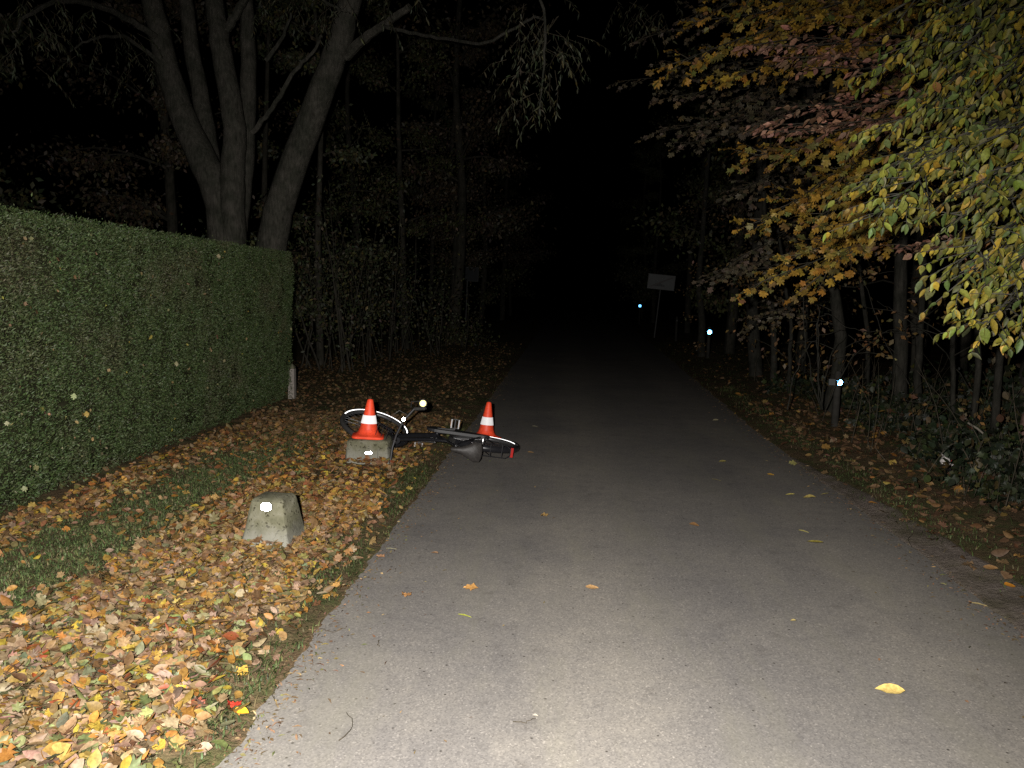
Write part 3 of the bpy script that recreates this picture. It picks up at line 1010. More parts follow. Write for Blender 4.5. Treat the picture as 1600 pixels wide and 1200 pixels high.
def mudguard(cx, a0, a1, steer):
    q = MB(); vs = []; n = 26
    for i in range(n+1):
        a = math.radians(a0+(a1-a0)*i/n)
        for yy, dr in ((-.032, -.012), (-.02, .004), (0, .009), (.02, .004), (.032, -.012)):
            R_ = WR+.018+dr; vs.append((cx+R_*math.cos(a), yy, R_*math.sin(a)))
    fs = [(i*5+k, i*5+k+1, (i+1)*5+k+1, (i+1)*5+k) for i in range(n) for k in range(4)]
    q.add(vs, fs)
    m_ = bpart(q, 'mudguard', M['black'], steer=steer)
    st = MB()
    am = math.radians(a0+(a1-a0)*(.78 if not steer else .8))
    for s in (-1, 1):
        st.tube([(cx, s*.058, 0), (cx+(WR+.01)*math.cos(am), s*.03, (WR+.01)*math.sin(am))], .0022, 5)
    bpart(st, 'stay', M['chrome'], m_, steer)


mudguard(0, 40, 205, False)
mudguard(AX, 70, 160, 'wheel')
# drivetrain on the upper (right) side
ck = MB(); ck.ring(BB+Vector((0, -.052, 0)), .085, .005, n=36, m=6)
ck.ring(BB+Vector((0, -.052, 0)), .03, .006, n=20, m=6)
for i in range(5):
    a = 2*math.pi*i/5; d = Vector((math.cos(a), 0, math.sin(a)))
    ck.tube([BB+Vector((0, -.052, 0))+d*.03, BB+Vector((0, -.052, 0))+d*.083], .006, 5)
bpart(ck, 'chainring', M['gunmetal'])
guard = MB(); vs = []
for yy in (-.075, -.048):
    for k in range(24):
        a = math.pi/2+math.pi*k/11 if k < 12 else -math.pi/2+math.pi*(k-12)/11
        cxr, rr_ = ((0, .055) if k < 12 else (BB.x, .108))
        vs.append((cxr+rr_*math.cos(a), yy, (BB.z if k >= 12 else 0)+rr_*math.sin(a)))
guard.add(vs, [tuple(range(24)), tuple(range(24, 48))[::-1]]+[(k, 24+k, 24+(k+1) % 24, (k+1) % 24) for k in range(24)])
bpart(guard, 'chain_guard', M['plastic'], smooth=False)
for s, ang in ((-1, 165), (1, 345)):
    a = math.radians(ang); e_ = BB+Vector((.17*math.cos(a), s*.085, .17*math.sin(a)))
    cr = bpart(MB().tube([BB+Vector((0, s*.07, 0)), e_], [.012, .009], 8), 'crank', M['chrome'])
    q = MB()
    q.tube([e_, e_+Vector((0, s*.10, 0))], .007, 8)
    for dx in (-.036, .036):
        q.box(e_+Vector((dx, s*.06, 0)), (.012, .088, .022))
    for yy in (.02, .1):
        q.tube([e_+Vector((-.036, s*yy, 0)), e_+Vector((-.0, s*(yy+.008 if yy > .05 else yy-.008), 0)), e_+Vector((.036, s*yy, 0))], .005, 6)
    pd = bpart(q, 'pedal', M['gunmetal'], steer=False, smooth=False)
    for dx in (-.043, .043):
        bpart(MB().box(e_+Vector((dx, s*.06, 0)), (.004, .05, .012)), 'reflector', M['amber_lens'], pd, smooth=False)
# saddle
sd = MB(); secs = []
prof = [(-.155, .062, .0), (-.14, .088, .012), (-.08, .092, .02), (-.02, .06, .02), (.04, .032, .018), (.10, .024, .014), (.13, .016, .004)]
vs = []
for x, hw, z in prof:
    for k in range(12):
        a = 2*math.pi*k/12
        vs.append((ST.x-.07+x, hw*math.cos(a), ST.z+.17+z+(.026 if math.sin(a) > 0 else .04)*math.sin(a)))
fs = [(i*12+j, i*12+(j+1) % 12, (i+1)*12+(j+1) % 12, (i+1)*12+j) for i in range(len(prof)-1) for j in range(12)]
fs += [tuple(range(12))[::-1], tuple(range((len(prof)-1)*12, len(prof)*12))]
sd.add(vs, fs); sdo = bpart(sd, 'saddle', M['saddle'])
bpart(MB().tube([ST, ST+(ST-BB).normalized()*.15], .0125, 10), 'seat_post', M['chrome'])
# rack with rear lamp
rk = MB()
for s in (-1, 1):
    rk.tube([(.20, s*.03, WR+.07), (.14, s*.06, WR+.075), (-.2, s*.06, WR+.07), (-.24, s*.03, WR+.07), (-.24, 0, WR+.07)], .005, 6)
    rk.tube([(0, s*.066, .01), (-.07, s*.062, WR+.07)], .0045, 6)
for x in (-.16, -.05, .07): rk.tube([(x, -.06, WR+.072), (x, .06, WR+.072)], .004, 6)
rko = bpart(rk, 'luggage_rack', M['black'])
bpart(MB().box((-.255, 0, WR+.05), (.025, .09, .04)), 'rear_lamp', M['red_lens'], rko, smooth=False)
# handlebar with grips, lever, lamp, cables, bell
HC = HT+sax*.13+Vector((.03, 0, 0))
hbp = [(-.15, .285, .01), (-.06, .27, .03), (.0, .18, .045), (.02, .06, .01), (.02, -.06, .01), (.0, -.20, .045), (-.06, -.33, .03), (-.15, -.36, .01)]
hb = MB().tube([HC+Vector(p) for p in hbp], .011, 10); hb.tube([HT, HC+Vector((.02, 0, .01))], .0135, 10)
hbo = bpart(hb, 'handlebar', M['plastic'], steer=True)
for s in (0, -1):
    p, q = (hbp[0], hbp[1]) if s == 0 else (hbp[-1], hbp[-2])
    bpart(MB().tube([HC+Vector(p)*1.0, HC+Vector(p).lerp(Vector(q), .5), HC+Vector(q)], [.016, .0155, .015], 10), 'grip', M['rubber'], hbo, True)
    y_ = p[1]
    bpart(MB().tube([HC+Vector((-.03, y_*.92, .02)), HC+Vector((-.02, y_*1.06, -.01)), HC+Vector((-.08, y_*1.12, -.025)), HC+Vector((-.16, y_*1.08, -.02))], [.006, .006, .005, .006], 6), 'brake_lever', M['chrome'], hbo, True)
cb = MB()
cb.tube([HC+Vector((-.03, -.26, .02)), HC+Vector((.06, -.28, .07)), HC+Vector((.12, -.20, .05)), HC+Vector((.12, -.08, -.03)), HC+Vector((.09, -.03, -.2))], .0022, 5)
cb.tube([HC+Vector((-.03, .26, .02)), HC+Vector((.1, .24, .06)), HC+Vector((.14, .1, 0)), HC+Vector((.08, .03, -.18))], .0022, 5)
bpart(cb, 'brake_cable', M['chrome'], hbo, True)
# basket-like front carrier and the dark bag-shaped cluster round the head tube
car = MB()
for s in (-1, 1):
    car.tube([HC+Vector((.03, s*.07, -.02)), HC+Vector((.18, s*.1, -.06)), HC+Vector((.20, s*.1, -.1))], .0045, 6)
    car.tube([HC+Vector((.20, s*.1, -.1)), (AX, s*.06, .02)], .004, 6)
for x in (.1, .15, .2): car.tube([HC+Vector((x, -.1, -.03-.3*(x-.05))), HC+Vector((x, .1, -.03-.3*(x-.05)))], .0035, 6)
bpart(car, 'front_carrier', M['black'], steer=True)
# lamp: aimed by where it points in the picture, clamped to the upper end of the bar
LW = BM @ (STEER @ (HC+Vector((-.12, -.40, .03))))
lampdir = (Vector((0, 0, H))-LW).normalized()
Rl = lampdir.to_track_quat('Z', 'Y').to_matrix().to_4x4()
LM = Matrix.Translation(LW-bike.location) @ Rl
lb = xf(MB().lathe([(.012, -.05), (.024, -.045), (.032, -.02), (.036, .012), (.034, .016)], 20), LM).build('front_lamp', M['plastic'], bike)
xf(MB().lathe([(.027, .012), (.027, .017), (.02, .021)], 20), LM).build('lens', M['retro_yellow'], lb)
xf(MB().tube([(0, 0, -.03), (.02, -.03, -.04), (.03, -.05, -.05)], .006, 6), LM).build('clamp', M['plastic'], lb)
bl = HC+Vector((.0, -.215, .062))
bpart(MB().lathe([(.015, 0), (.014, .006), (.008, .011), (.003, .012)], 16, Matrix.Translation(bl)), 'bell', M['retro_white'], steer=True)

# ------------------------------------------------------------------ road signs
def sign(base, top, lab, w_, h_, face, stripe, yaw):
    e = empty('road_sign', base, lab, 'road sign')
    d = top-base
    MB().tube([Vector((0, 0, -.05)), d*.6, d*1.0], .03, 10).build('post', M['steel'], e)
    ax = d.normalized()
    X = Vector((math.cos(yaw), math.sin(yaw), 0)); X = (X-ax*X.dot(ax)).normalized(); Y = ax.cross(X)
    Rm = Matrix((X, Y, ax)).transposed().to_4x4(); Rm.translation = d-ax*(h_*.45)+Y*-.038
    panel = xf(MB().box((0, 0, 0), (w_, .012, h_)), Rm).build('panel', face, e, False)
    fm = MB()
    for sx in (-1, 1): fm.box((sx*(w_/2+.0085), 0, 0), (.016, .03, h_+.034))
    for sz in (-1, 1): fm.box((0, 0, sz*(h_/2+.0085)), (w_, .03, .016))
    xf(fm, Rm).build('frame', M['steel'], panel, False)
    if stripe:
        q = MB(); a = math.atan2(h_*.8, w_*.85)
        q.box((0, -.0085, 0), (math.hypot(w_*.86, h_*.8), .003, .05), Matrix.Rotation(-a, 3, 'Y'))
        xf(q, Rm).build('diagonal_stripe', M['sign_dark'], panel, False)
        q = MB()                                     # dark skyline emblem, lower edge
        for i, hh in enumerate((.06, .10, .07, .15, .08, .05)):
            q.box((-.25+i*.07, -.0078, -h_*.3+hh/2), (.06, .002, hh))
        xf(q, Rm).build('skyline_emblem', M['sign_grey'], panel, False)
    return e


bs = gnd(1022, 529); tp = at(1034.5, 431, bs.y)
sign(Vector((bs.x, bs.y, float(zr(bs.x, bs.y)))), tp, 'white rectangular road sign with dark diagonal on a leaning post at right', .96, .52, M['sign_white'], True, math.radians(-5))
tp = at(731, 419, 30); bs = Vector((tp.x-.05, 30, float(zl(tp.x-.05, 30.))))
sign(bs, tp, 'dark backed rectangular road sign half lost in the trees at left', .84, .5, M['sign_grey'], False, math.radians(-6))

# ------------------------------------------------------------------ roadside posts with blue wildlife reflectors
for u, v, Y, rr_, lab, bx in ((1313, 598, 9.6, .034, 'nearest dark post with a pale box and bright blue reflector at the wood edge', True),
                              (1109, 519, 20, .055, 'second dark post with a single bright bluish reflector beyond the first', False),
                              (1000, 478, 42, .07, 'farthest post with a small blue reflector beyond the white sign', False),
                              (1058, 501, 27, .02, 'thin post with a barely lit tiny reflector right of the white sign', False)):
    p = at(u, v, Y); z0 = float(zr(p.x, p.y))
    e = empty('reflector_post', (p.x, p.y+.09, z0), lab, 'reflector post', 'reflector posts along the wood edge')
    hh = p.z-z0
    MB().tube([(0, 0, -.1), (0, 0, hh+.1), (0, 0, hh+.13)], [.042, .04, .03], 12).build('post', M['post_wood'], e)
    hs = MB().box((0, -.045, hh), (rr_*2.2, .03, rr_*2.4)).build('reflector_housing', M['plastic'], e, False)
    d = (Vector((0, 0, H))-p).normalized()
    Mx = Matrix.Translation(Vector((0, -.064, hh))) @ d.to_track_quat('Z', 'Y').to_matrix().to_4x4()
    xf(MB().lathe([(rr_, -.006), (rr_, .003), (rr_*.7, .006)], 18), Mx).build('lens', M['retro_blue'] if rr_ > .025 else M['steel'], hs)
    if bx:
        MB().box((-.085, -.05, hh), (.075, .02, .075)).build('pale_plate', M['sign_white'], e, False)


# ------------------------------------------------------------------ trees
def catmull(pts, n=6):
    pts = [Vector(p) for p in pts]
    if len(pts) < 3: return [pts[0].lerp(pts[-1], i/n) for i in range(n+1)]
    P_ = [pts[0]*2-pts[1]]+pts+[pts[-1]*2-pts[-2]]; out = []
    for i in range(1, len(P_)-2):
        for k in range(n):
            t = k/n; a, b, c, d = P_[i-1:i+3]
            out.append(.5*((2*b)+(c-a)*t+(2*a-5*b+4*c-d)*t*t+(3*b-a-3*c+d)*t**3))
    return out+[pts[-1]]


def limb(mb, pts, r0, r1, n=8, sub=5, wob=0.0):
    c = catmull(pts, sub)
    if wob: c = [c[0]]+[p+Vector((random.gauss(0, wob), random.gauss(0, wob), random.gauss(0, wob))) for p in c[1:-1]]+[c[-1]]
    rad = [r0+(r1-r0)*(i/(len(c)-1)) for i in range(len(c))]
    mb.tube(c, rad, n); return c


class Spray:
    """leaf sprays: twigs fan out flat from a branch and carry leaves left and right"""
    def __init__(s): s.P = []; s.A = []; s.Nn = []; s.tw = MB()

    def twig(s, p0, d, L, step, droop, hang=.35, leafy0=.1):
        d = d.normalized(); p = Vector(p0); n = max(2, int(L/step)); pts = [p.copy()]; side = 1
        for i in range(n):
            d = (d+Vector((random.gauss(0, .08), random.gauss(0, .08), -droop*step*2+random.gauss(0, .05)))).normalized()
            p = p+d*step; pts.append(p.copy())
            if i/n < leafy0: continue
            h = d.cross(Vector((0, 0, 1))); h = h.normalized() if h.length > .1 else Vector((1, 0, 0))
            a = d*.55+h*side*.85+Vector((0, 0, -hang+random.gauss(0, .3)))+Vector((random.gauss(0, .25), random.gauss(0, .25), 0))
            s.P.append(tuple(p)); s.A.append(tuple(a)); s.Nn.append((random.gauss(0, .45), random.gauss(-.35, .45), random.gauss(.8, .3)))
            side = -side
        d2 = d+Vector((0, 0, -hang)); s.P.append(tuple(p)); s.A.append(tuple(d2)); s.Nn.append((random.gauss(0, .3), -.3, 1))
        s.tw.tube([pts[0], pts[len(pts)//2], pts[-1]], [.0035, .0025, .0012], 4, False)

    def branch(s, pts, ntw, L, step, droop=.3, start=.25, spread=.9, hang=.35, sub=8, vert=.12):
        c = catmull(pts, sub)
        for k in range(ntw):
            t = start+(1-start)*(k+random.random())/ntw
            x = t*(len(c)-1); i = min(int(x), len(c)-2); p = c[i].lerp(c[i+1], x-i); d = (c[i+1]-c[i]).normalized()
            h = d.cross(Vector((0, 0, 1))).normalized()
            s.twig(p, d*random.uniform(.4, 1.0)+h*(1 if k % 2 else -1)*random.uniform(.3, 1)*spread+Vector((0, 0, random.gauss(.0, vert))), L*random.uniform(.6, 1.25)*(1.15-.5*t), step, droop, hang)
        d = (c[-1]-c[-2]).normalized(); s.twig(c[-1], d, L*.7, step, droop, hang)

    def emit(s, tree, templ, smin, smax, pal, n_one, jit=.2, twmat='twig', lname='leaf'):
        P = np.array(s.P); A = np.array(s.A); Nn = np.array(s.Nn); n = len(P); b = np.array(tree.location)
        Rr = basis(A, Nn); Sz = rng.uniform(smin, smax, n)*rng.uniform(.75, 1.15, n); Cc = pick(pal, n, jit)
        vis, dep = inframe(P, 0)
        order = np.argsort(-np.where(vis, Sz/dep, 0)); one = np.zeros(n, bool); one[order[:n_one]] = True
        tid = rng.integers(0, len(templ), n); parts = []
        for t, nm in enumerate(templ):
            k = (tid == t) & ~one
            if k.sum(): parts.append(leaves(nm, P[k]-b, Rr[k], Sz[k], Cc[k]))
            k = (tid == t) & one
            if k.sum(): leaf_objs(lname, nm, P[k], Rr[k], Sz[k], Cc[k], tree)
        if parts:
            V, T, C = merge(parts); o = link('foliage', np_mesh('foliage', V, T, C), M['leaf'], tree); o['kind'] = 'stuff'
        xf(s.tw, Matrix.Translation(-tree.location)).build('twigs', M[twmat], tree)['kind'] = 'stuff'


# --- hornbeam leaning over the road from the right: yellow-green leaves close to the camera
t1 = empty('hornbeam_tree', (3.55, 4.7, 0), 'tree with yellow green pointed leaves hanging over the road at upper right', 'tree')
tb = Vector(t1.location)
mb = MB(); limb(mb, [Vector((0, 0, -.1)), Vector((.05, .05, 1.2)), Vector((-.03, .1, 2.6)), Vector((.1, .0, 4.2)), Vector((.0, .1, 6.0))], .15, .05, 12)
mb.build('trunk', M['bark_grey'], t1)
sp = Spray()
BR = [(1355, 15, 4.6), (1345, 105, 4.7), (1390, 70, 4.4), (1335, 205, 4.4), (1312, 285, 4.2), (1305, 345, 4.1), (1345, 315, 4.0), (1400, 160, 4.3), (1440, 235, 4.0),
      (1445, 345, 3.9), (1450, 410, 3.8), (1490, 440, 3.8), (1525, 520, 3.9), (1560, 470, 3.7), (1425, 120, 4.3), (1480, 90, 4.1), (1500, 10, 4.2), (1540, 220, 3.8), (1550, 330, 3.7),
      (1590, 400, 3.7), (1420, 20, 4.5), (1460, 180, 4.1), (1560, 120, 3.9), (1590, 20, 4.0), (1585, 270, 3.7), (1380, 260, 4.2), (1500, 300, 3.8)]
for i, (u, v, Y) in enumerate(BR):
    tip = at(u+(58 if u < 1480 else 20), v-8, Y)
    z0 = min(5.2, max(1.9, tip.z+random.uniform(.25, .7)))
    st = Vector((3.55+random.uniform(-.05, .05), 4.7, z0))
    mid = st.lerp(tip, .4)+Vector((random.uniform(-.2, .2), random.uniform(-.25, .25), random.uniform(.05, .35)))
    mid2 = mid.lerp(tip, .55)+Vector((random.uniform(-.1, .1), random.uniform(-.15, .15), random.uniform(-.02, .12)))
    mb = MB(); limb(mb, [st-tb, mid-tb, mid2-tb, tip-tb], .013, .003, 6, 5, .008)
    mb.build('branch', M['bark_dark'], t1)
    sp.branch([st, mid, mid2, tip], 36, .38, .034, .45, .38, .95, .75, vert=.28)
GPAL = [(10, (.130, .140, .027)), (7, (.175, .155, .025)), (5, (.075, .10, .03)), (3.5, (.27, .20, .027)), (3, (.10, .10, .042)), (1, (.19, .12, .04))]
sp.emit(t1, ['hornbeam', 'hornbeam_curl', 'hornbeam', 'hornbeam_twist'], .036, .072, GPAL, 300, .28, 'bark_grey')

# --- maple behind it: amber leaves, and a copper beech with pinkish brown leaves
t2 = empty('maple_tree', (4.9, 8.6, .05), 'tree with amber yellow leaves behind the yellow green one on the right', 'tree')
tb = Vector(t2.location)
mb = MB(); limb(mb, [Vector((0, 0, -.1)), Vector((.05, 0, 2)), Vector((-.1, .1, 4)), Vector((.1, 0, 7))], .16, .05, 12)
mb.build('trunk', M['bark_dark'], t2)
sp = Spray()
for u, v, Y in [(1065, 95, 7.4), (1110, 30, 7.4), (1150, 118, 7.2), (1205, 15, 7.2), (1180, 243, 7.1), (1190, 60, 7.2), (1255, 30, 7), (1295, 10, 7), (1190, 440, 7.2), (1188, 345, 7.2),
                (1245, 400, 7), (1230, 320, 7), (1285, 335, 6.9), (1310, 280, 6.9), (1245, 235, 6.9), (1140, 5, 7.3), (1340, 60, 6.8), (1270, 440, 7.2), (1330, 350, 6.8), (1290, 90, 6.9), (1360, 130, 6.8), (1330, 215, 6.8)]:
    tip = at(u, v, Y); st = Vector((4.9, 8.6, min(6.5, tip.z+random.uniform(.3, .9)))); mid = st.lerp(tip, .5)+Vector((random.uniform(-.2, .2), random.uniform(-.4, .4), random.uniform(.1, .6)))
    mb = MB(); limb(mb, [st-tb, mid-tb, tip-tb], .015, .004, 6, 5, .02); mb.build('branch', M['bark_dark'], t2)
    sp.branch([st, mid, tip], 26, .42, .045, .3, .62, .9, .3, vert=.3)
APAL = [(8, (.27, .165, .026)), (5, (.21, .15, .032)), (3, (.13, .125, .035)), (2, (.27, .14, .025)), (2, (.16, .095, .04))]
sp.emit(t2, ['lobed_a', 'lobed_b'], .06, .095, APAL, 200, .2)

t3 = empty('copper_beech', (5.4, 7.9, .05), 'tree with pinkish brown leaf clusters between the amber and the green leaves', 'tree')
tb = Vector(t3.location)
mb = MB(); limb(mb, [Vector((0, 0, -.1)), Vector((.0, .1, 2)), Vector((.1, .1, 4.2)), Vector((.1, 0, 6.5))], .12, .04, 10); mb.build('trunk', M['bark_grey'], t3)
sp = Spray()
for u, v, Y in [(1208, 195, 6.6), (1222, 205, 6.5), (1262, 165, 6.5), (1190, 68, 6.8), (1240, 90, 6.6), (1290, 105, 6.5), (1300, 170, 6.4), (1340, 190, 6.3), (1235, 72, 6.6), (1440, 140, 6), (1425, 385, 6.2), (1470, 380, 6)]:
    tip = at(u, v, Y); st = Vector((5.4, 7.9, min(6, tip.z+random.uniform(.1, .4)))); mid = st.lerp(tip, .5)+Vector((0, 0, .1))
    mb = MB(); limb(mb, [st-tb, mid-tb, tip-tb], .014, .004, 6, 5, .02); mb.build('branch', M['bark_dark'], t3)
    sp.branch([st, mid, tip], 18, .34, .035, .2, .7, .9, .25, vert=.25)
CPAL = [(6, (.27, .14, .10)), (4, (.34, .19, .14)), (3, (.18, .10, .065))]
sp.emit(t3, ['ovate', 'small'], .05, .085, CPAL, 120, .2)

t4 = empty('oak_tree', (5.6, 13.2, .05), 'tree with dim grey brown lobed leaves reaching over the dark road', 'tree')
tb = Vector(t4.location)
mb = MB(); limb(mb, [Vector((0, 0, -.1)), Vector((.1, 0, 2.5)), Vector((-.1, .1, 5)), Vector((.1, 0, 9))], .2, .07, 12); mb.build('trunk', M['bark_dark'], t4)
sp = Spray()
for u, v, Y in [(985, 125, 11), (1020, 55, 11), (1060, 150, 10.8), (1030, 205, 11), (1090, 200, 10.6), (1120, 430, 11), (1130, 420, 11.2), (1075, 225, 10.8), (1150, 300, 11), (1165, 200, 10.5), (1090, 20, 10.8), (1050, 100, 10.8), (1180, 500, 12), (1190, 150, 10.6), (1145, 160, 10.6)]:
    tip = at(u, v, Y); st = Vector((5.6, 13.2, min(8.5, tip.z+random.uniform(.2, .7)))); mid = st.lerp(tip, .5)+Vector((random.uniform(-.2, .2), random.uniform(-.4, .4), random.uniform(.1, .6)))
    mb = MB(); limb(mb, [st-tb, mid-tb, tip-tb], .016, .005, 6, 5, .03); mb.build('branch', M['bark_dark'], t4)
    sp.branch([st, mid, tip], 18, .5, .05, .3, .66, .9, .3, vert=.3)
OPAL = [(5, (.12, .10, .075)), (4, (.10, .086, .055)), (2, (.15, .11, .06))]
sp.emit(t4, ['lobed_a', 'lobed_b'], .06, .10, OPAL, 60, .2)

# --- multi-stemmed willow behind the hedge
WY = 13.0
t5 = empty('willow_tree', at(370, 560, WY), 'large grey multi stemmed tree rising behind the left hedge', 'tree')
t5.location.z = 0
tb = Vector(t5.location)
STEMS = [([(352, 470, 0), (352, 375, 0), (340, 300, .0), (303, 220, .1), (268, 130, .2), (238, 0, .3), (215, -120, .5)], .32, .13),
         ([(366, 470, -.1), (364, 375, -.1), (363, 280, -.1), (366, 200, -.1), (346, 80, 0), (334, 0, .1), (318, -110, .2)], .23, .13),
         ([(405, 480, .1), (424, 385, .0), (444, 300, -.1), (492, 170, -.2), (528, 70, -.3), (552, -20, -.4), (590, -150, -.5)], .27, .15),
         ([(340, 330, .5), (322, 200, .7), (300, 80, .8), (288, -20, .9), (280, -120, 1)], .17, .09),
         ([(372, 360, .5), (384, 240, .6), (388, 100, .7), (385, -10, .8), (380, -120, .9)], .16, .1)]
for pts, r0, r1 in STEMS:
    pp_ = [at(u, v, WY+d)-tb for u, v, d in pts]
    mb = MB(); limb(mb, pp_, r0, r1, 14, 6, .008); mb.build('trunk', M['bark_grey'], t5)
for pts, r0, r1 in [([(394, 207, -.1), (425, 168, -.3), (462, 110, -.4), (490, 80, -.5), (502, 55, -.6)], .045, .018),
                    ([(540, 88, -.3), (570, 60, -.5), (600, 38, -.7), (640, 10, -.9)], .085, .05),
                    ([(590, 40, -.7), (650, 52, -1.2), (700, 62, -1.8), (760, 66, -2.6), (830, 30, -3.3), (850, 30, -3.6)], .03, .012),
                    ([(355, 45, 0), (370, 20, -.1), (385, -10, -.2), (400, -60, -.3)], .07, .05),
                    ([(415, 95, .3), (440, 60, .3), (455, 20, .3)], .04, .02),
                    ([(250, 60, .2), (180, 20, -.8), (110, 0, -2.2), (50, 20, -3.2), (20, 50, -3.6)], .06, .012),
                    ([(262, 110, .2), (200, 60, -.5), (150, 60, -1.5), (110, 80, -2)], .04, .01),
                    ([(700, -60, -2), (790, -30, -3), (845, 0, -3.6), (850, 100, -3.8), (842, 180, -3.8)], .03, .006),
                    ([(430, -40, -.5), (470, -20, -1.5), (520, 10, -2), (545, 20, -2.1)], .04, .008)]:
    mb = MB(); limb(mb, [at(u, v, WY+d)-tb for u, v, d in pts], r0, r1, 7, 6, .008); mb.build('branch', M['bark_grey'], t5)
sp = Spray()
WIL = [(30, 10, -3.4, 7), (70, 0, -2.8, 7), (110, 20, -2.2, 7), (150, 30, -1.6, 7), (190, 50, -.9, 6), (10, 60, -3.6, 5), (60, 55, -3, 5), (100, 70, -2.2, 6), (200, 110, -.8, 5), (215, 80, -.5, 5), (235, 20, .1, 5),
       (845, 20, -3.6, 8), (850, 70, -3.7, 8), (845, 120, -3.8, 8), (835, 165, -3.8, 7), (880, 60, -3.7, 6), (815, 60, -3.6, 5), (870, 100, -3.7, 5), (810, 110, -3.7, 4),
       (450, 0, -1, 6), (490, 0, -1.7, 6), (530, 5, -2, 5), (410, 0, -.6, 4), (600, 0, -2, 4), (660, -10, -2.5, 4), (570, 200, 3, 5), (1000, 30, -2, 6), (1040, 20, -1.5, 6), (980, 10, -2, 5)]
for u, v, d, n in WIL:
    p = at(u, v, WY+d)
    for k in range(n):
        a = random.uniform(0, 2*math.pi)
        sp.twig(p+Vector((random.gauss(0, .12), random.gauss(0, .12), random.gauss(.05, .12))), Vector((math.cos(a)*.8, math.sin(a)*.8, random.uniform(-.9, .1))), random.uniform(.3, .65), .04, 1.2, .7)
WPAL = [(5, (.05, .056, .034)), (4, (.07, .075, .048)), (2, (.07, .062, .027)), (2, (.032, .04, .022))]
sp.emit(t5, ['willow', 'willow', 'narrow'], .06, .10, WPAL, 100, .25)


# --- woodland: trees with thin trunks, leaf clumps and twigs; three prototypes, copied
def wood_tree(loc, label, group, h, r, crown, nleaf, pal, cat='tree', name='woodland_tree', lean=.15, low=.35, mat='bark_dark'):
    e = empty(name, loc, label, cat, group)
    mb = MB(); top = Vector((random.gauss(0, lean), random.gauss(0, lean), h))
    c = limb(mb, [(0, 0, -.15), top*.33+Vector((random.gauss(0, .06), random.gauss(0, .06), 0)), top*.66+Vector((random.gauss(0, .1), random.gauss(0, .1), 0)), top], r, r*.3, 9, 6, .006)
    mb.build('trunk', M[mat], e)
    P = []; A = []
    bm_ = MB()
    for k in range(16):
        t = random.uniform(low, .98); p = c[min(int(t*(len(c)-1)), len(c)-2)]
        a = random.uniform(0, 2*math.pi); L = crown*random.uniform(.5, 1.1)*(1.1-.5*t)
        q = p+Vector((math.cos(a)*L, math.sin(a)*L, random.uniform(-.15, .6)*L))
        m_ = p.lerp(q, .5)+Vector((0, 0, .12*L))
        cc = catmull([p, m_, q], 5); MB().tube(cc, [r*.22*(1-.8*i/(len(cc)-1)) for i in range(len(cc))], 5).build('branch', M[mat], e)
        for _ in range(nleaf//16):
            tt = random.uniform(.35, 1.05); b_ = p.lerp(q, tt)
            P.append((b_.x+random.gauss(0, .16*L), b_.y+random.gauss(0, .16*L), b_.z+random.gauss(0, .09*L)))
    n = len(P); P = np.array(P)
    Rr = basis(rng.normal(0, 1, (n, 3))+[0, 0, -.5], rng.normal(0, 1, (n, 3))+[0, -.3, .8])
    V, T, C = leaves('small', P, Rr, rng.uniform(.06, .12, n), pick(pal, n, .3))
    link('foliage', np_mesh('foliage', V, T, C), M['leaf'], e)['kind'] = 'stuff'
    return e


def dup(root, loc, rz, s, label, group=None):
    r_ = root.copy(); COL.objects.link(r_); r_.location = loc; r_.rotation_euler = (0, 0, rz); r_.scale = (s, s, s)
    r_['label'] = label
    if group: r_['group'] = group
    for ch in root.children:
        c_ = ch.copy(); COL.objects.link(c_); c_.parent = r_
    return r_


DARKG = [(5, (.038, .046, .024)), (3, (.052, .06, .028)), (3, (.062, .052, .032)), (1, (.09, .082, .03))]
OLIVE = [(5, (.048, .055, .022)), (3, (.062, .066, .028)), (2, (.07, .054, .03))]
BRN = [(5, (.07, .054, .038)), (3, (.052, .045, .03)), (2, (.085, .064, .034))]
GL, GR_ = 'trees of the wood left of the road', 'trees of the wood right of the road'
pa = wood_tree((-4.9, 15.5, 0), 'dense dark green tree just beyond the far end of the hedge', GL, 7.5, .08, 1.7, 5200, DARKG, low=.12)
pb = wood_tree((-4.2, 20.5, 0), 'olive leaved tree standing beside the left grass verge beyond the bicycle', GL, 8.5, .11, 2.0, 5200, OLIVE, low=.15)
pc = wood_tree((-3.9, 26.5, 0), 'brownish leaved tree overhanging the left road sign', GL, 9, .12, 2.4, 5200, BRN, low=.22)
more = [(pa, -7.2, 18, 1.15, 'dark green tree in the gap between the grey stems and the verge'), (pb, -6.6, 24, 1.2, 'olive leaved tree deep in the left wood'),
        (pc, -9.0, 17.5, 1.2, 'brownish tree behind the grey multi stemmed tree'), (pa, -11, 15.0, 1.3, 'dark tree standing behind the hedge at far left'),
        (pb, -3.7, 34, 1.2, 'olive tree beside the dark road past the left sign'), (pc, -3.3, 23.2, 1.35, 'brownish tree whose crown reaches over the dark road on the left'), (pa, -5.4, 31, 1.3, 'dark green tree behind the left sign'),
        (pc, -3.5, 43, 1.3, 'brownish tree far along the left side of the dark road'), (pa, -3.8, 54, 1.4, 'dark green tree where the left verge fades to black')]
for pr, x, y, s, lab in more: dup(pr, (x, y, 0), random.uniform(0, 6.28), s, lab, GL)
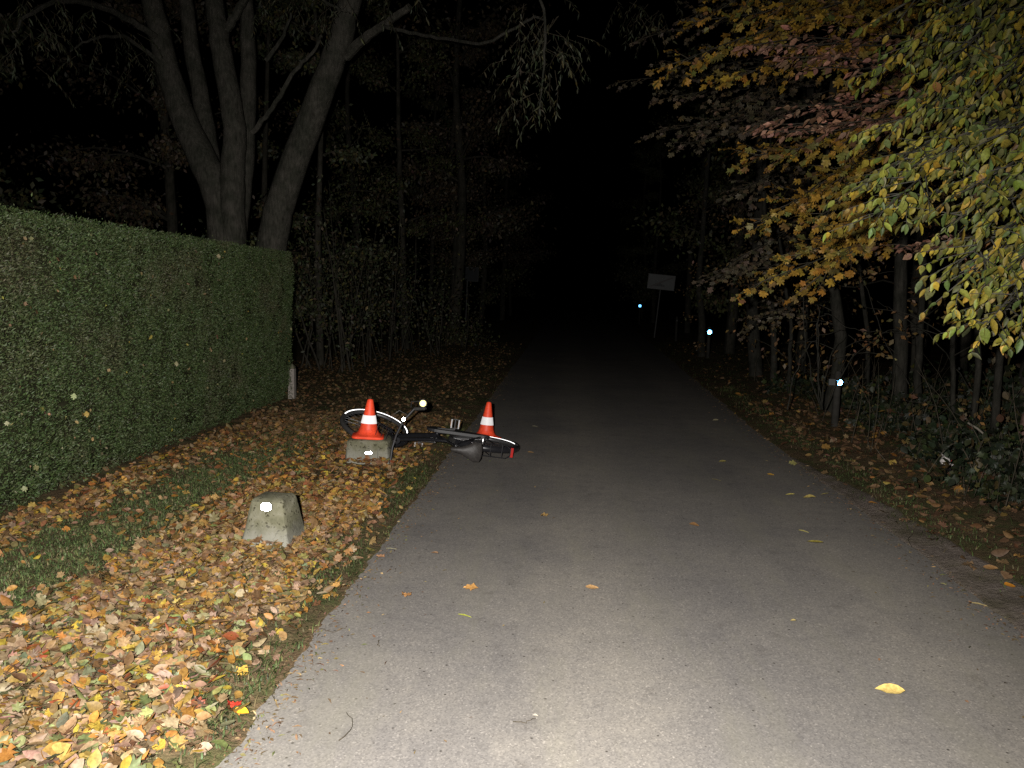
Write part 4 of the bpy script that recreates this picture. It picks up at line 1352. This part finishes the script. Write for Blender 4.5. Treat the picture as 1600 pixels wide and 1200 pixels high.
more = [(pc, 5.4, 18.5, 1.1, 'brownish leaved tree behind the reflector posts on the right'), (pa, 6.2, 24, 1.2, 'dark green tree in the right wood behind the white sign'),
        (pb, 5.0, 33, 1.2, 'olive tree beside the dark road past the white sign'), (pc, 7.5, 15.5, 1.2, 'brownish tree deep in the right wood'),
        (pa, 4.8, 44, 1.4, 'dark tree far along the right side of the road'), (pb, 5.2, 56, 1.4, 'olive tree where the right verge fades to black'), (pb, 4.4, 21.5, 1.35, 'olive tree whose crown reaches over the dark road on the right'), (pa, 7.5, 11, 1.1, 'dark green tree deep behind the thin trunks at right')]
for pr, x, y, s, lab in more: dup(pr, (x, y, 0), random.uniform(0, 6.28), s, lab, GR_)

# bare trunks seen in the right-hand wood: u at two heights, distance, radius
TR = [(1300, 600, 1312, 330, 10.6, .095, 'pale straight trunk just behind the nearest blue reflector'), (1405, 610, 1414, 320, 9.6, .095, 'tall pale trunk below the yellow green leaves'),
      (1432, 620, 1442, 330, 9.9, .05, 'slim trunk close to the right of the tall pale trunk'), (1208, 570, 1203, 400, 13.5, .06, 'slim trunk left of the nearest blue reflector by the road bend'),
      (1232, 590, 1228, 430, 12.8, .035, 'thin sapling stem between two dim trunks'), (1180, 560, 1183, 380, 15.5, .14, 'thick dim trunk at the inner edge of the right wood'),
      (1487, 640, 1484, 480, 8.8, .03, 'thin bare stem under the drooping green leaves'), (1522, 650, 1530, 520, 8.2, .035, 'thin stem left of the far right undergrowth'),
      (1556, 640, 1566, 520, 7.8, .04, 'pale thin stem rising from the brambles at far right'), (1355, 600, 1350, 430, 12, .04, 'dim thin stem between the two pale trunks'),
      (1255, 580, 1262, 380, 14.5, .05, 'dim stem left of the pale straight trunk'), (1096, 520, 1098, 330, 20.5, .11, 'dim thick trunk beside the second reflector post')]
tcol = [(3, (.15, .09, .045)), (2, (.1, .085, .04)), (2, (.2, .12, .04))]
for i, (u0, v0, u1, v1, Y, r_, lab) in enumerate(TR):
    a, b = at(u0, v0, Y), at(u1, v1, Y)
    s = (b-a)/(b.z-a.z); base = a-s*a.z
    e = empty('slender_tree', (base.x, base.y, float(zr(base.x, base.y))), lab, 'tree', 'slender trunks in the right wood')
    hgt = 5.5+random.random()*2
    bend = lambda a_: Vector((random.gauss(0, a_), random.gauss(0, a_), 0))
    mb = MB(); c = limb(mb, [s*-.1, s*.25, s*hgt*.18+bend(.03), s*hgt*.34+bend(.05), s*hgt*.6+bend(.09), s*hgt+bend(.15)], r_*1.05, r_*.45, 10, 5, .007)
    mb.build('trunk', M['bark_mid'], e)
    P = []
    for k in range(9):
        t = random.uniform(.12, .9); p = c[int(t*(len(c)-1))]; an = random.uniform(0, 2*math.pi); L = random.uniform(.3, 1.0)
        q = p+Vector((math.cos(an)*L, math.sin(an)*L, random.uniform(-.1, .5)*L))
        cc = catmull([p, p.lerp(q, .5)+Vector((0, 0, .1*L)), q], 4); MB().tube(cc, [.008*(1-.75*j/(len(cc)-1)) for j in range(len(cc))], 4).build('branch', M['bark_dark'], e)
        for _ in range(22):
            b_ = p.lerp(q, random.uniform(.4, 1.1)); P.append((b_.x+random.gauss(0, .1), b_.y+random.gauss(0, .1), b_.z+random.gauss(0, .07)))
    n = len(P); P = np.array(P)
    V, T, C = leaves('small', P, basis(rng.normal(0, 1, (n, 3))+[0, 0, -.6], rng.normal(0, 1, (n, 3))+[0, 0, .8]), rng.uniform(.05, .09, n), pick(tcol, n, .3))
    link('foliage', np_mesh('foliage', V, T, C), M['leaf'], e)['kind'] = 'stuff'

# bent hazel with arching bare rods across the right wood
hz = empty('hazel_shrub', at(1285, 560, 9.3), 'hazel shrub with thin arching bare rods in front of the pale trunks', 'shrub')
hz.location.z = .03; tb = Vector(hz.location)
for pts in ([(1285, 640), (1278, 540), (1282, 460), (1310, 405), (1360, 385), (1420, 388)], [(1285, 640), (1275, 520), (1290, 490), (1320, 510), (1360, 518), (1420, 522)],
            [(1283, 640), (1262, 560), (1255, 470), (1262, 400)], [(1230, 640), (1250, 560), (1275, 530), (1320, 515)], [(1290, 640), (1330, 560), (1390, 520), (1440, 505)],
            [(1283, 640), (1296, 560), (1320, 525)], [(1420, 600), (1385, 540), (1350, 440), (1335, 420)], [(1520, 620), (1470, 540), (1420, 500), (1370, 470)]):
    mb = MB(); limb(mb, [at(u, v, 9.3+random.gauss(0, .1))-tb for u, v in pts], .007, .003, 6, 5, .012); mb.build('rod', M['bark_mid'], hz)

# thin-stemmed thicket left, beyond the hedge
lt = [(575, 560, 17, 'thicket of thin upright stems between hedge end and left verge'), (520, 575, 14.5, 'bushy thicket of thin stems close behind the hedge end'), (650, 560, 19, 'thin stemmed thicket with pale shoots near the left verge'), (715, 530, 22, 'low leafy bush on the verge below the left sign')]
for i, (u, v, Y, lab) in enumerate(lt):
    p = gnd(u, v); p = at(u, v, Y)
    e = empty('thicket_shrub', (p.x, Y, .0), lab, 'shrub', 'shrubs at the edge of the left wood')
    P = []
    for k in range(16):
        x, y = random.gauss(0, .45), random.gauss(0, .4); hgt = random.uniform(1.2, 3.6) if i < 3 else random.uniform(.4, 1.0)
        t_ = Vector((x+random.gauss(0, .35), y+random.gauss(0, .3), hgt)); m_ = Vector((x, y, 0)).lerp(t_, .5)+Vector((random.gauss(0, .1), random.gauss(0, .1), 0))
        mb = MB(); limb(mb, [Vector((x, y, -.05)), m_, t_], random.uniform(.008, .02), .004, 6, 5, .01); mb.build('stem', M['bark_dark'], e)
        for _ in range(90 if i < 3 else 60):
            b_ = Vector((x, y, 0)).lerp(t_, random.uniform(.25, 1.05)); P.append((b_.x+random.gauss(0, .2), b_.y+random.gauss(0, .2), b_.z+random.gauss(0, .12)))
    n = len(P); P = np.array(P)
    V, T, C = leaves('small', P, basis(rng.normal(0, 1, (n, 3))+[0, 0, -.4], rng.normal(0, 1, (n, 3))+[0, 0, .8]), rng.uniform(.05, .1, n), pick(OLIVE if i == 3 else DARKG, n, .35))
    link('foliage', np_mesh('foliage', V, T, C), M['leaf'], e)['kind'] = 'stuff'

# brambles and ivy along the right edge
BRB = [(1470, 745, .34, .40, 'dark ivy bush with the wrapper caught in it'), (1560, 800, .42, .5, 'nearest dark bramble bush at the right edge'), (1400, 690, .36, .36, 'low dark bush right of the nearest reflector post'),
       (1590, 720, .42, .75, 'tall dark bush at the far right edge behind the brambles'), (1520, 710, .42, .5, 'dark bramble bush between the wrapper and the far right edge'), (1320, 655, .34, .32, 'low dark scrub at the foot of the reflector post'),
       (1450, 660, .5, .55, 'dark undergrowth in front of the pale trunks'), (1240, 625, .3, .22, 'small dark scrub patch beside the right verge'), (1560, 660, .55, .6, 'deep dark undergrowth below the drooping leaves')]
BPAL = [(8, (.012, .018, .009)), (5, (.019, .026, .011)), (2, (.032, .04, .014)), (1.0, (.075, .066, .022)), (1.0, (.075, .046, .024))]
for i, (u, v, rad, hgt, lab) in enumerate(BRB):
    p = gnd(u, v); z0 = float(zr(p.x, p.y))
    e = empty('bramble_bush', (p.x+.1, p.y+rad*.5, z0), lab, 'bush', 'dark bushes along the right wood edge')
    P = []; A = []; mb = MB()
    for k in range(26):
        an = random.uniform(0, 2*math.pi); L = rad*random.uniform(.5, 1.25); hh = hgt*random.uniform(.35, 1.15)
        o = Vector((random.gauss(0, rad*.3), random.gauss(0, rad*.3), -.03)); q = o+Vector((math.cos(an)*L, math.sin(an)*L, hh*.35)); m_ = o.lerp(q, .5); m_.z = hh
        cc = catmull([o, m_, q], 6); mb.tube(cc, [.005-.003*j/(len(cc)-1) for j in range(len(cc))], 4)
        for _ in range(34):
            b_ = cc[random.randint(2, len(cc)-1)]; P.append((b_.x+random.gauss(0, .06), b_.y+random.gauss(0, .06), max(.01, b_.z+random.gauss(0, .05))))
    mb.build('stem', M['twig'], e)
    n = len(P); P = np.array(P)
    Rr = basis(rng.normal(0, 1, (n, 3))+[0, -.2, -.4], rng.normal(0, .7, (n, 3))+[0, -.5, .8]); Sz = rng.uniform(.04, .085, n)*(p.y/6)**.3
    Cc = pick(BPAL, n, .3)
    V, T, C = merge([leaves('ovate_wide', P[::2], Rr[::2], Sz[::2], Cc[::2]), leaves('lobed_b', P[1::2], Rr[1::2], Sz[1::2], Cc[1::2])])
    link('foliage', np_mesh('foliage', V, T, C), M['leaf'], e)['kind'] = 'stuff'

sk = empty('dead_stalks', (3.6, 7.5, .0), 'tangle of thin dead stalks and fallen twigs along the right wood edge', 'stalks')
mb = MB()
for k in range(230):
    y = random.uniform(4.5, 15); x = float(road_right(y))+random.uniform(.75, 3.2)*(1 if y < 9 else 1.2); z = float(zr(x, y))
    hgt = random.uniform(.25, 1.3); a = random.uniform(0, 6.28); l_ = random.uniform(.1, .6)*hgt
    o_ = Vector((x-3.6, y-7.5, z-.03)); q = o_+Vector((math.cos(a)*l_, math.sin(a)*l_, hgt*random.uniform(.4, 1)))
    mb.tube(catmull([o_, o_.lerp(q, .5)+Vector((random.gauss(0, .05), random.gauss(0, .05), .08*hgt)), q], 3), [.0042, .004, .0036, .003, .0026, .002, .0014], 4, False)
mb.build('stalk_tangle', M['twig'], sk)['kind'] = 'stuff'

# crumpled red and white wrapper caught in the ivy, a fallen stick, and a dead leafy stump at the far right
p = gnd(1476, 748); wz = float(zr(p.x, p.y))
wr = empty('crumpled_wrapper', (p.x-.02, p.y-.08, wz+.03), 'crumpled white and red wrapper caught in the dark ivy at right', 'wrapper')
for nm, mt, sx, ox in (('foil', 'litter_white', .10, 0), ('printed_patch', 'litter_red', .045, .03)):
    V = []; k = 9
    for j in range(k):
        for i in range(k):
            x, y = (i/(k-1)-.5)*sx*1.6, (j/(k-1)-.5)*sx
            V.append((x+ox+random.gauss(0, .004), -.03-.02*(nm != 'foil')+random.gauss(0, .010), .08+y+random.gauss(0, .006)))
    MB().add(V, [(j*k+i, j*k+i+1, (j+1)*k+i+1, (j+1)*k+i) for j in range(k-1) for i in range(k-1)]).build(nm, M[mt], wr, False)
a, b = at(1513, 661, 7.2), at(1543, 683, 6.9)
st = MB().tube([a, a.lerp(b, .5)+Vector((0, 0, .01)), b], [.008, .009, .007], 7).build('broken_stick', simple('peeled_wood', (.3, .27, .22), .8, 0, .2), None)
prop(st, 'short pale broken stick lying slanted on the dark bushes', 'stick')
p = at(1599, 700, 7.0)
sm = empty('tree_stump', (p.x+.05, p.y, float(zr(p.x, p.y))), 'brown broken stump cut by the right picture edge among dark bushes', 'stump')
mb = MB(); limb(mb, [(0, 0, -.1), (.0, 0, .25), (.01, 0, .45), (.03, 0, .62)], .11, .085, 12, 4, .008)
tr = mb.build('trunk', simple('rotten_wood', (.17, .105, .085), .9, 0, .15, .45, 22, .8), sm)
for k in range(9):
    an = 2*math.pi*k/9; q = Vector((.03+.075*math.cos(an), .075*math.sin(an), .58))
    MB().tube([q, q+Vector((random.gauss(0, .012), random.gauss(0, .012), random.uniform(.05, .14)))], [.022, .004], 5).build('splinter', tr.data.materials[0], tr)

# crumbs of leaf and grit washed to the tarmac edges
def crumbs(parent, n, edge, sgn, zf):
    y = 1.5+rng.uniform(0, 1, n)**1.6*14; off = np.abs(rng.normal(0, .10, n))*np.where(rng.uniform(0, 1, n) < .12, 4, 1)
    x = edge(y)+sgn*(off-.03); z = np.full(n, .004)
    ins = (x-edge(y))*sgn < 0
    z = np.where(ins, zf(x, y)+.006, z)
    a = rng.uniform(0, 6.28, n)
    Rr = basis(np.stack([np.cos(a), np.sin(a), rng.normal(0, .12, n)], 1), np.stack([rng.normal(0, .3, n), rng.normal(0, .3, n), np.ones(n)], 1))
    C = pick([(4, (.16, .105, .06)), (3, (.09, .06, .035)), (2, (.24, .17, .09)), (1, (.12, .13, .05))], n, .3)
    V, T, C2 = merge([leaves('small', np.stack([x, y, z], 1)[::2], Rr[::2], rng.uniform(.006, .026, n)[::2], C[::2]), leaves('willow', np.stack([x, y, z], 1)[1::2], Rr[1::2], rng.uniform(.015, .05, n)[1::2], C[1::2])])
    link('leaf_crumbs', np_mesh('leaf_crumbs', V, T, C2), M['leaf'], parent)['kind'] = 'stuff'


crumbs(vl, 2600, road_left, 1, zl)
crumbs(vr, 2600, road_right, -1, zr)
